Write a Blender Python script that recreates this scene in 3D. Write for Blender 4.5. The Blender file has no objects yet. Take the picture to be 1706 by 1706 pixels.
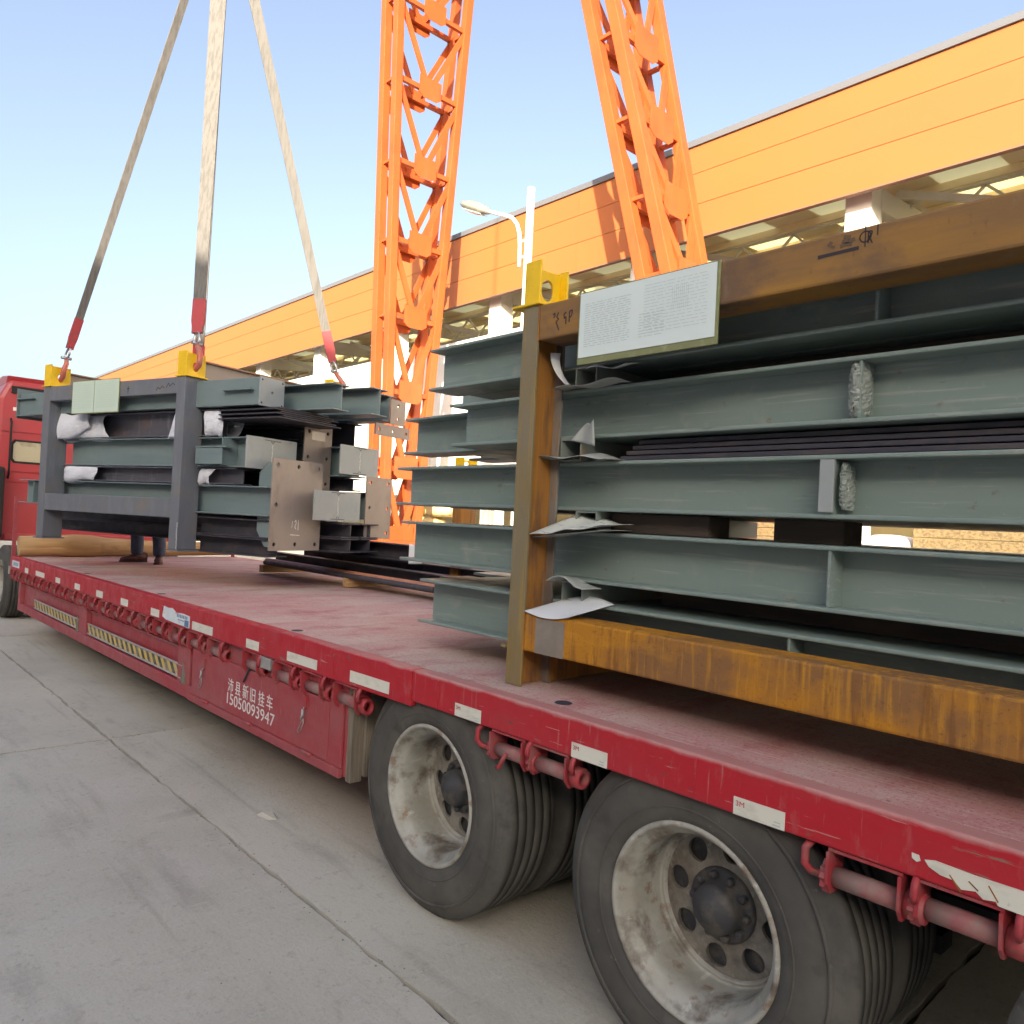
import bpy, math, random
from math import sin, cos, pi, radians
from mathutils import Vector, Matrix
random.seed(7)
S = bpy.context.scene
COL = S.collection

# ------------------------------------------------------------------ camera
cam_d = bpy.data.cameras.new('camera'); cam = bpy.data.objects.new('camera', cam_d); COL.objects.link(cam)
cam_d.sensor_width = 36.0; cam_d.sensor_fit = 'HORIZONTAL'; cam_d.lens = 1283.0 / 1706.0 * 36.0
cam_d.clip_start = 0.05; cam_d.clip_end = 2000.0
Rw = Matrix(((0.67919455, 0.02572707, -0.73350725), (0.73224444, 0.04450458, 0.67958621), (0.05012819, -0.99867786, 0.01138876)))
cx, cy, cz = Rw.col[0], Rw.col[1], Rw.col[2]          # image right, image down, forward in world axes
m3 = Matrix((cx, -cy, -cz)).transposed()
cam.matrix_world = Matrix.Translation((0.0, -2.0, 1.70)) @ m3.to_4x4()
S.camera = cam

# ------------------------------------------------------------------ sky and sun
SUN_EL = radians(18.0); SUN_AZ = radians(141.0)        # azimuth clockwise from +Y
w = bpy.data.worlds.new('World'); S.world = w; w.use_nodes = True
wn = w.node_tree; wn.nodes.clear()
sky = wn.nodes.new('ShaderNodeTexSky'); sky.sky_type = 'NISHITA'; sky.sun_disc = False
sky.sun_elevation = SUN_EL; sky.sun_rotation = SUN_AZ; sky.air_density = 1.0; sky.dust_density = 4.6; sky.ozone_density = 1.5; sky.altitude = 0
bg = wn.nodes.new('ShaderNodeBackground'); bg.inputs['Strength'].default_value = 0.125
wo = wn.nodes.new('ShaderNodeOutputWorld')
hs = wn.nodes.new('ShaderNodeHueSaturation'); hs.inputs['Saturation'].default_value = 0.80; hs.inputs['Hue'].default_value = 0.505
wn.links.new(sky.outputs[0], hs.inputs['Color']); wn.links.new(hs.outputs[0], bg.inputs[0]); wn.links.new(bg.outputs[0], wo.inputs[0])
sd = bpy.data.lights.new('sun', 'SUN'); sun = bpy.data.objects.new('sun', sd); COL.objects.link(sun)
sd.energy = 4.5; sd.angle = radians(0.5); sd.color = (1.0, 0.88, 0.70)
to_sun = Vector((sin(SUN_AZ) * cos(SUN_EL), cos(SUN_AZ) * cos(SUN_EL), sin(SUN_EL)))
sun.rotation_euler = to_sun.to_track_quat('Z', 'Y').to_euler(); sun.location = (0, 0, 40)
S.view_settings.view_transform = 'Standard'; S.view_settings.look = 'None'
S.view_settings.exposure = 1.62; S.view_settings.gamma = 1.0
S.view_settings.use_curve_mapping = False
S.render.engine = 'CYCLES'
S.cycles.max_bounces = 8; S.cycles.diffuse_bounces = 5; S.cycles.glossy_bounces = 3; S.cycles.use_denoising = True
S.cycles.sample_clamp_indirect = 6.0

# ------------------------------------------------------------------ materials
MATS = {}
def surf(name, base, layers=(), rough=0.6, metal=0.0, bump=None, spec=0.4, stripes=None, trans=None, seed=0.0, rough2=None, zband=None):
    """base colour + noise layers (colour, (sx,sy,sz), lo, hi, amount); bump=((sx,sy,sz), strength, dist)"""
    m = bpy.data.materials.new(name); m.use_nodes = True
    nt = m.node_tree; N = nt.nodes; L = nt.links
    bs = N['Principled BSDF']
    tc = N.new('ShaderNodeTexCoord'); oi = N.new('ShaderNodeObjectInfo')
    add = N.new('ShaderNodeVectorMath'); add.operation = 'MULTIPLY_ADD'
    cmb = N.new('ShaderNodeCombineXYZ'); mul = N.new('ShaderNodeMath'); mul.operation = 'MULTIPLY'; mul.inputs[1].default_value = 37.0
    L.new(oi.outputs['Random'], mul.inputs[0])
    for i in range(3): L.new(mul.outputs[0], cmb.inputs[i])
    add.inputs[1].default_value = (1, 1, 1)
    L.new(tc.outputs['Object'], add.inputs[0]); L.new(cmb.outputs[0], add.inputs[2])
    def noise(sc, detail=6.0, rg=0.6):
        mp = N.new('ShaderNodeMapping'); mp.inputs['Scale'].default_value = sc; mp.inputs['Location'].default_value = (seed, seed * 1.7, seed * 0.3)
        L.new(add.outputs[0], mp.inputs[0])
        t = N.new('ShaderNodeTexNoise'); t.inputs['Scale'].default_value = 1.0; t.inputs['Detail'].default_value = detail; t.inputs['Roughness'].default_value = rg
        L.new(mp.outputs[0], t.inputs['Vector']); return t
    col = None
    def setcol(sock):
        nonlocal col
        col = sock
    rgb = N.new('ShaderNodeRGB'); rgb.outputs[0].default_value = (*base, 1); setcol(rgb.outputs[0])
    if stripes:
        c2, freq, slant = stripes
        sep = N.new('ShaderNodeSeparateXYZ'); L.new(tc.outputs['Object'], sep.inputs[0])
        a = N.new('ShaderNodeMath'); a.operation = 'MULTIPLY_ADD'; a.inputs[1].default_value = slant
        L.new(sep.outputs['Z'], a.inputs[0]); L.new(sep.outputs['X'], a.inputs[2])
        b = N.new('ShaderNodeMath'); b.operation = 'MULTIPLY'; b.inputs[1].default_value = freq; L.new(a.outputs[0], b.inputs[0])
        f = N.new('ShaderNodeMath'); f.operation = 'FRACT'; L.new(b.outputs[0], f.inputs[0])
        g = N.new('ShaderNodeMath'); g.operation = 'GREATER_THAN'; g.inputs[1].default_value = 0.5; L.new(f.outputs[0], g.inputs[0])
        mx = N.new('ShaderNodeMix'); mx.data_type = 'RGBA'; L.new(g.outputs[0], mx.inputs[0]); L.new(col, mx.inputs[6]); mx.inputs[7].default_value = (*c2, 1)
        setcol(mx.outputs[2])
    for (c, sc, lo, hi, amt) in layers:
        t = noise(sc)
        mr = N.new('ShaderNodeMapRange'); mr.inputs['From Min'].default_value = lo; mr.inputs['From Max'].default_value = hi; mr.inputs['To Max'].default_value = amt
        L.new(t.outputs[0], mr.inputs['Value'])
        mx = N.new('ShaderNodeMix'); mx.data_type = 'RGBA'; L.new(mr.outputs[0], mx.inputs[0]); L.new(col, mx.inputs[6]); mx.inputs[7].default_value = (*c, 1)
        setcol(mx.outputs[2])
    if zband:
        zl, zh, zc, zs = zband; sp = N.new('ShaderNodeSeparateXYZ'); L.new(tc.outputs['Object'], sp.inputs[0])
        t = noise(zs); ma = N.new('ShaderNodeMath'); ma.operation = 'MULTIPLY_ADD'; ma.inputs[1].default_value = (zh - zl) * 2.2; L.new(t.outputs[0], ma.inputs[0]); L.new(sp.outputs['Z'], ma.inputs[2])
        mr = N.new('ShaderNodeMapRange'); off = (zh - zl) * 1.1; mr.inputs['From Min'].default_value = zl + off; mr.inputs['From Max'].default_value = zh + off; L.new(ma.outputs[0], mr.inputs['Value'])
        mx = N.new('ShaderNodeMix'); mx.data_type = 'RGBA'; L.new(mr.outputs[0], mx.inputs[0]); L.new(col, mx.inputs[6]); mx.inputs[7].default_value = (*zc, 1); setcol(mx.outputs[2])
    L.new(col, bs.inputs['Base Color'])
    bs.inputs['Roughness'].default_value = rough; bs.inputs['Metallic'].default_value = metal; bs.inputs['Specular IOR Level'].default_value = spec
    if rough2 is not None:
        t = noise((9, 9, 9)); mr = N.new('ShaderNodeMapRange'); mr.inputs['From Min'].default_value = 0.35; mr.inputs['From Max'].default_value = 0.65
        mr.inputs['To Min'].default_value = rough; mr.inputs['To Max'].default_value = rough2
        L.new(t.outputs[0], mr.inputs['Value']); L.new(mr.outputs[0], bs.inputs['Roughness'])
    if bump:
        sc, st, dist = bump
        t = noise(sc, 5.0, 0.65); bn = N.new('ShaderNodeBump'); bn.inputs['Strength'].default_value = st; bn.inputs['Distance'].default_value = dist
        L.new(t.outputs[0], bn.inputs['Height']); L.new(bn.outputs[0], bs.inputs['Normal'])
    if trans:
        tr = N.new('ShaderNodeBsdfTranslucent'); L.new(col, tr.inputs['Color'])
        ms = N.new('ShaderNodeMixShader'); ms.inputs[0].default_value = trans
        L.new(bs.outputs[0], ms.inputs[1]); L.new(tr.outputs[0], ms.inputs[2]); L.new(ms.outputs[0], N['Material Output'].inputs['Surface'])
    MATS[name] = m
    return m

concrete = surf('concrete_paving', (0.54, 0.505, 0.425), [((0.40, 0.372, 0.31), (0.6, 0.6, 0.6), 0.40, 0.66, 0.75), ((0.55, 0.51, 0.455), (2.2, 2.2, 2.2), 0.48, 0.72, 0.6), ((0.32, 0.29, 0.25), (1.2, 5.0, 3), 0.56, 0.72, 0.6),
        ((0.30, 0.265, 0.215), (26, 26, 26), 0.56, 0.72, 0.45), ((0.58, 0.55, 0.50), (60, 10, 30), 0.56, 0.72, 0.5), ((0.27, 0.24, 0.195), (120, 120, 120), 0.58, 0.7, 0.55), ((0.22, 0.195, 0.165), (1.7, 0.8, 1), 0.63, 0.72, 0.6), ((0.28, 0.255, 0.21), (0.4, 9, 1), 0.60, 0.72, 0.45), ((0.15, 0.135, 0.115), (3.2, 3.2, 3.2), 0.70, 0.76, 0.6)], rough=0.88, bump=((55, 55, 55), 0.5, 0.008), spec=0.2)
dirt = surf('joint_dirt', (0.05, 0.045, 0.038), [((0.10, 0.09, 0.075), (14, 14, 14), 0.4, 0.6, 0.8)], rough=0.95, bump=((50, 50, 50), 0.6, 0.01))
red = surf('trailer_red_paint', (0.42, 0.011, 0.022), [((0.33, 0.05, 0.055), (1.3, 3, 5), 0.45, 0.72, 0.5), ((0.40, 0.14, 0.13), (26, 26, 9), 0.58, 0.72, 0.35),
        ((0.16, 0.10, 0.075), (7, 7, 11), 0.66, 0.74, 0.7), ((0.45, 0.24, 0.22), (60, 60, 4), 0.64, 0.72, 0.5), ((0.20, 0.16, 0.12), (3.5, 9, 30), 0.655, 0.69, 0.8), ((0.10, 0.06, 0.05), (16, 16, 34), 0.67, 0.69, 0.85), ((0.46, 0.30, 0.27), (6, 30, 90), 0.66, 0.69, 0.6)], rough=0.42, rough2=0.65, bump=((30, 30, 30), 0.12, 0.004), zband=(1.015, 1.029, (0.46, 0.215, 0.20), (9, 9, 9)))
skirtred = surf('skirt_red_paint_dusty', (0.33, 0.04, 0.05), [((0.31, 0.115, 0.115), (1.1, 3, 4), 0.35, 0.72, 0.75), ((0.15, 0.09, 0.07), (6, 6, 14), 0.62, 0.75, 0.7),
        ((0.42, 0.26, 0.24), (40, 40, 8), 0.6, 0.75, 0.4)], rough=0.5, rough2=0.7, bump=((22, 22, 22), 0.15, 0.004))
deckm = surf('deck_dusty_red', (0.46, 0.21, 0.20), [((0.52, 0.42, 0.37), (1.5, 0.7, 1), 0.34, 0.60, 0.85), ((0.33, 0.055, 0.07), (5, 2.2, 4), 0.53, 0.7, 0.6), ((0.52, 0.38, 0.33), (9, 55, 20), 0.5, 0.72, 0.6),
        ((0.16, 0.10, 0.075), (2.0, 1.3, 2), 0.62, 0.74, 0.5), ((0.56, 0.42, 0.38), (75, 75, 75), 0.55, 0.68, 0.6), ((0.13, 0.085, 0.065), (30, 6, 10), 0.66, 0.73, 0.6), ((0.36, 0.06, 0.07), (110, 60, 60), 0.54, 0.66, 0.6), ((0.60, 0.50, 0.45), (2.5, 110, 10), 0.60, 0.68, 0.6), ((0.12, 0.08, 0.065), (45, 45, 45), 0.66, 0.71, 0.7)], rough=0.75, bump=((85, 85, 85), 0.5, 0.005), spec=0.25)
winchred = surf('winch_red_paint', (0.34, 0.036, 0.044), [((0.28, 0.13, 0.12), (9, 9, 9), 0.48, 0.65, 0.7), ((0.13, 0.075, 0.05), (25, 25, 25), 0.58, 0.68, 0.7)], rough=0.55, bump=((60, 60, 60), 0.25, 0.003))
rollerm = surf('winch_roller_worn', (0.30, 0.10, 0.10), [((0.25, 0.19, 0.165), (14, 14, 14), 0.4, 0.6, 0.8)], rough=0.6)
green = surf('grey_green_primer', (0.185, 0.240, 0.220), [((0.22, 0.27, 0.248), (1.2, 3, 5), 0.4, 0.7, 0.6), ((0.15, 0.20, 0.187), (0.8, 2, 9), 0.5, 0.75, 0.7), ((0.30, 0.33, 0.30), (60, 60, 60), 0.63, 0.74, 0.5), ((0.33, 0.35, 0.32), (2.5, 30, 60), 0.58, 0.68, 0.6), ((0.17, 0.125, 0.085), (11, 11, 16), 0.66, 0.72, 0.7), ((0.30, 0.31, 0.27), (7, 7, 7), 0.58, 0.72, 0.5), ((0.10, 0.13, 0.12), (4, 20, 26), 0.64, 0.70, 0.5)], rough=0.40, rough2=0.58, bump=((16, 16, 16), 0.06, 0.004))
greenb = surf('blue_grey_primer', (0.145, 0.195, 0.20), [((0.19, 0.235, 0.235), (1.2, 3, 5), 0.4, 0.7, 0.6), ((0.11, 0.155, 0.165), (0.8, 2, 9), 0.5, 0.75, 0.6)], rough=0.42, rough2=0.58)
rusty = surf('rust_orange_tube', (0.42, 0.18, 0.020), [((0.20, 0.105, 0.05), (2.2, 5, 3.0), 0.44, 0.58, 0.85), ((0.56, 0.26, 0.022), (42, 42, 2.6), 0.52, 0.66, 0.7), ((0.17, 0.075, 0.026), (30, 30, 3.5), 0.55, 0.68, 0.75), ((0.52, 0.24, 0.025), (3, 8, 10), 0.58, 0.7, 0.5), ((0.12, 0.06, 0.03), (110, 110, 110), 0.58, 0.70, 0.6)], rough=0.8, bump=((90, 90, 60), 0.35, 0.004), spec=0.2)
rusttop = surf('rust_brown_tube', (0.21, 0.118, 0.05), [((0.32, 0.165, 0.034), (1.2, 4, 11), 0.46, 0.64, 0.85), ((0.13, 0.082, 0.055), (3.0, 4, 4), 0.5, 0.64, 0.85), ((0.25, 0.19, 0.13), (5, 5, 3), 0.6, 0.7, 0.5), ((0.12, 0.062, 0.03), (50, 50, 20), 0.62, 0.74, 0.5)], rough=0.75, bump=((70, 70, 70), 0.2, 0.003), spec=0.25)
rustpost = surf('rust_streaked_post', (0.30, 0.135, 0.034), [((0.42, 0.195, 0.032), (70, 70, 2.2), 0.5, 0.66, 0.6), ((0.12, 0.065, 0.045), (10, 14, 2.4), 0.50, 0.66, 0.9), ((0.22, 0.185, 0.14), (7, 9, 1.6), 0.58, 0.68, 0.75), ((0.2, 0.09, 0.035), (95, 95, 95), 0.58, 0.72, 0.5)], rough=0.8, bump=((90, 90, 60), 0.3, 0.003), spec=0.2)
oliveflange = surf('olive_weathered_flange', (0.21, 0.15, 0.058), [((0.20, 0.17, 0.115), (3, 3, 1.4), 0.4, 0.62, 0.9), ((0.34, 0.21, 0.04), (60, 30, 2), 0.55, 0.68, 0.7), ((0.13, 0.10, 0.06), (20, 20, 5), 0.62, 0.74, 0.5)], rough=0.7, bump=((80, 80, 25), 0.2, 0.003), spec=0.25)
darksteel = surf('dark_mill_steel', (0.042, 0.040, 0.052), [((0.085, 0.07, 0.07), (4, 4, 7), 0.5, 0.7, 0.7), ((0.15, 0.09, 0.055), (11, 11, 11), 0.63, 0.72, 0.5)], rough=0.5, rough2=0.7)
greysteel = surf('blue_grey_bare_steel', (0.135, 0.145, 0.165), [((0.18, 0.155, 0.135), (4, 4, 3), 0.5, 0.68, 0.8), ((0.20, 0.21, 0.23), (9, 9, 2), 0.5, 0.7, 0.5), ((0.09, 0.075, 0.065), (30, 30, 30), 0.64, 0.74, 0.6)], rough=0.5, rough2=0.65)
platebrown = surf('bare_plate_brown_grey', (0.27, 0.225, 0.195), [((0.32, 0.275, 0.235), (3, 3, 2), 0.4, 0.65, 0.7), ((0.19, 0.145, 0.12), (5, 5, 2.2), 0.55, 0.7, 0.6), ((0.42, 0.39, 0.35), (30, 30, 3), 0.68, 0.74, 0.4)], rough=0.5, metal=0.15)
plategrey = surf('shop_primed_plate_grey', (0.27, 0.30, 0.30), [((0.33, 0.35, 0.345), (3, 3, 3), 0.4, 0.65, 0.7), ((0.2, 0.22, 0.225), (8, 8, 4), 0.6, 0.72, 0.5)], rough=0.5)
orange = surf('crane_orange_paint', (0.42, 0.083, 0.018), [((0.35, 0.062, 0.015), (1.5, 1.5, 1.0), 0.45, 0.7, 0.7), ((0.26, 0.065, 0.025), (6, 6, 2), 0.60, 0.72, 0.7), ((0.42, 0.10, 0.03), (2.2, 2.2, 0.7), 0.52, 0.70, 0.7), ((0.14, 0.055, 0.03), (16, 16, 3), 0.64, 0.72, 0.8)], rough=0.5)
yellow = surf('lug_yellow_paint', (0.78, 0.50, 0.008), [((0.66, 0.41, 0.012), (9, 9, 9), 0.45, 0.65, 0.7), ((0.30, 0.22, 0.04), (40, 40, 40), 0.62, 0.72, 0.6)], rough=0.45, bump=((40, 40, 40), 0.15, 0.003))
cladding = surf('orange_cladding', (0.40, 0.122, 0.034), [((0.37, 0.113, 0.033), (0.25, 1, 0.6), 0.4, 0.7, 0.7), ((0.33, 0.12, 0.04), (3, 3, 0.4), 0.66, 0.76, 0.35)], rough=0.5)
white = surf('white_painted_steel', (0.74, 0.73, 0.69), [((0.6, 0.58, 0.53), (1.2, 1.2, 0.6), 0.5, 0.75, 0.6)], rough=0.5)
wallwhite = surf('pale_wall_sheet', (0.78, 0.75, 0.68), [((0.70, 0.67, 0.60), (0.4, 1, 0.3), 0.45, 0.7, 0.6)], rough=0.6)
ceilm = surf('roof_underside_tan', (0.84, 0.72, 0.52), [((0.76, 0.64, 0.45), (0.6, 1.5, 1), 0.45, 0.7, 0.6)], rough=0.7)
skylight = surf('translucent_roof_sheet', (0.95, 0.88, 0.60), rough=0.5, trans=0.9)
shadewall = surf('neighbour_wall_sheet', (0.62, 0.60, 0.56), [((0.54, 0.52, 0.49), (0.3, 0.3, 0.2), 0.45, 0.7, 0.6)], rough=0.7)
rubber = surf('dusty_tyre_rubber', (0.070, 0.066, 0.060), [((0.125, 0.117, 0.10), (3, 8, 3), 0.4, 0.65, 0.75), ((0.05, 0.048, 0.045), (9, 9, 9), 0.56, 0.7, 0.7), ((0.22, 0.2, 0.17), (34, 20, 34), 0.66, 0.75, 0.5)], rough=0.82, bump=((45, 45, 45), 0.2, 0.003), spec=0.25)
rimm = surf('dusty_cream_rim', (0.40, 0.39, 0.345), [((0.28, 0.26, 0.21), (5, 5, 5), 0.42, 0.62, 0.85), ((0.11, 0.08, 0.055), (7, 7, 7), 0.52, 0.66, 0.85), ((0.20, 0.12, 0.07), (18, 18, 18), 0.58, 0.68, 0.7), ((0.62, 0.6, 0.54), (30, 9, 30), 0.62, 0.72, 0.5)], rough=0.5, rough2=0.7, metal=0.1)
hubm = surf('greasy_hub', (0.055, 0.055, 0.06), [((0.13, 0.115, 0.09), (15, 15, 15), 0.5, 0.65, 0.8)], rough=0.55)
black = surf('black_underbody', (0.018, 0.017, 0.017), [((0.04, 0.035, 0.03), (4, 4, 4), 0.5, 0.7, 0.8)], rough=0.8)
reflw = surf('reflective_sticker', (0.66, 0.64, 0.55), [((0.52, 0.5, 0.42), (12, 12, 30), 0.5, 0.68, 0.7), ((0.33, 0.2, 0.17), (30, 30, 30), 0.64, 0.74, 0.6)], rough=0.4)
bluelab = surf('peeling_pale_blue_label', (0.60, 0.66, 0.68), [((0.33, 0.2, 0.2), (11, 11, 16), 0.6, 0.65, 0.9), ((0.75, 0.77, 0.76), (6, 6, 6), 0.45, 0.6, 0.5)], rough=0.5)
bluep = surf('label_blue_print', (0.10, 0.19, 0.33), rough=0.5)
darkink = surf('dark_ink', (0.03, 0.025, 0.03), rough=0.7)
redink = surf('red_print', (0.42, 0.03, 0.05), rough=0.6)
whitepaint = surf('white_lettering', (0.72, 0.69, 0.66), [((0.45, 0.2, 0.2), (40, 40, 40), 0.6, 0.7, 0.7)], rough=0.6)
hazard = surf('hazard_tape', (0.60, 0.42, 0.10), [((0.38, 0.33, 0.22), (9, 9, 20), 0.45, 0.65, 0.6)], rough=0.5, stripes=((0.05, 0.045, 0.04), 7.5, 1.0))
alu = surf('dull_aluminium', (0.42, 0.40, 0.38), [((0.28, 0.2, 0.18), (14, 14, 14), 0.55, 0.68, 0.6)], rough=0.45, metal=0.5)
timber = surf('timber_beam', (0.48, 0.30, 0.135), [((0.33, 0.185, 0.075), (9, 0.9, 9), 0.45, 0.65, 0.85), ((0.60, 0.42, 0.22), (24, 1.2, 24), 0.52, 0.68, 0.7), ((0.2, 0.11, 0.06), (3, 1.5, 3), 0.62, 0.72, 0.7)], rough=0.75, bump=((40, 3, 40), 0.4, 0.005))
boardwood = surf('weathered_plank', (0.21, 0.175, 0.13), [((0.12, 0.095, 0.07), (20, 20, 2.5), 0.45, 0.62, 0.85), ((0.36, 0.32, 0.25), (38, 38, 3), 0.55, 0.7, 0.7)], rough=0.85, bump=((60, 60, 6), 0.5, 0.006))
webbing = surf('sling_webbing_beige', (0.155, 0.147, 0.135), [((0.105, 0.098, 0.09), (45, 45, 1.2), 0.45, 0.62, 0.8), ((0.13, 0.115, 0.095), (3, 3, 3), 0.6, 0.74, 0.6)], rough=0.85, bump=((160, 160, 30), 0.4, 0.003))
redsleeve = surf('red_sling_sleeve', (0.40, 0.055, 0.06), [((0.28, 0.06, 0.06), (20, 20, 20), 0.5, 0.65, 0.7)], rough=0.7)
hookm = surf('worn_red_hook', (0.48, 0.13, 0.09), [((0.30, 0.22, 0.19), (22, 22, 22), 0.5, 0.65, 0.8)], rough=0.45, metal=0.2)
zinc = surf('zinc_shackle', (0.42, 0.44, 0.46), [((0.2, 0.2, 0.2), (25, 25, 25), 0.55, 0.68, 0.6)], rough=0.35, metal=0.8)
paper = surf('plain_white_sheet', (0.74, 0.76, 0.78), [((0.6, 0.62, 0.64), (8, 8, 8), 0.5, 0.7, 0.6)], rough=0.7, trans=0.2)
scuffed = surf('scuffed_white_sheet', (0.66, 0.69, 0.64), [((0.10, 0.12, 0.11), (16, 40, 30), 0.60, 0.68, 0.85), ((0.5, 0.52, 0.47), (7, 7, 7), 0.5, 0.68, 0.6)], rough=0.7, trans=0.15)
foam = surf('grey_foam_sheet', (0.42, 0.44, 0.42), [((0.30, 0.31, 0.29), (8, 8, 8), 0.45, 0.68, 0.7)], rough=0.8, trans=0.15)
cloth = surf('white_wrap_fabric', (0.66, 0.67, 0.72), [((0.50, 0.51, 0.57), (4, 7, 7), 0.45, 0.68, 0.7)], rough=0.85, bump=((14, 30, 30), 0.6, 0.02))
film = surf('crinkled_film', (0.27, 0.30, 0.275), [((0.52, 0.53, 0.49), (28, 28, 8), 0.60, 0.66, 0.7), ((0.16, 0.20, 0.185), (14, 14, 5), 0.5, 0.64, 0.7)], rough=0.22, bump=((34, 34, 10), 0.6, 0.012))
docm = surf('printed_document', (0.62, 0.70, 0.69), [((0.42, 0.50, 0.50), (55, 55, 5.0), 0.62, 0.68, 0.0)], rough=0.45)
docback = surf('green_document_backing', (0.20, 0.215, 0.10), [((0.33, 0.33, 0.2), (20, 20, 20), 0.55, 0.7, 0.6)], rough=0.4)
docline = surf('faint_grey_print', (0.40, 0.47, 0.48), rough=0.6)
pipecu = surf('copper_brown_pipe', (0.42, 0.17, 0.10), [((0.3, 0.12, 0.08), (9, 20, 20), 0.45, 0.65, 0.7)], rough=0.5)
jeans = surf('blue_denim', (0.055, 0.075, 0.125), [((0.10, 0.125, 0.18), (12, 12, 8), 0.45, 0.66, 0.8)], rough=0.9, bump=((40, 40, 24), 0.4, 0.006))
jacket = surf('dark_jacket', (0.03, 0.035, 0.055), rough=0.9)
shoe = surf('brown_leather', (0.10, 0.045, 0.04), [((0.17, 0.10, 0.09), (18, 18, 18), 0.5, 0.66, 0.7)], rough=0.6)
sole = surf('shoe_sole', (0.05, 0.04, 0.038), rough=0.8)
skin = surf('skin', (0.45, 0.27, 0.19), rough=0.6)
hair = surf('black_hair', (0.015, 0.012, 0.01), rough=0.6)
cabred = surf('cab_red_paint', (0.42, 0.055, 0.058), [((0.36, 0.075, 0.075), (1.5, 1.5, 2), 0.4, 0.7, 0.6)], rough=0.35)
glass = surf('cab_window_glass', (0.50, 0.45, 0.30), [((0.25, 0.22, 0.14), (3, 3, 5), 0.5, 0.62, 0.8)], rough=0.12, spec=0.6)
cream = surf('cream_sack', (0.72, 0.60, 0.30), [((0.55, 0.42, 0.18), (6, 6, 6), 0.45, 0.66, 0.7)], rough=0.8, bump=((12, 12, 12), 0.5, 0.02))
chip = surf('chipboard_pack', (0.22, 0.155, 0.072), [((0.10, 0.07, 0.035), (22, 22, 30), 0.46, 0.60, 0.9), ((0.32, 0.24, 0.12), (30, 30, 40), 0.55, 0.66, 0.7)], rough=0.85)
tubecut = surf('green_grey_tube', (0.20, 0.23, 0.21), [((0.26, 0.18, 0.12), (14, 14, 14), 0.52, 0.66, 0.7)], rough=0.55)
lampgrey = surf('lamp_housing', (0.24, 0.235, 0.20), [((0.15, 0.145, 0.125), (7, 7, 7), 0.5, 0.7, 0.6)], rough=0.45)
lensm = surf('lamp_lens', (0.62, 0.62, 0.56), rough=0.25)
corru = surf('coping_grey', (0.13, 0.135, 0.15), rough=0.5)

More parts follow.
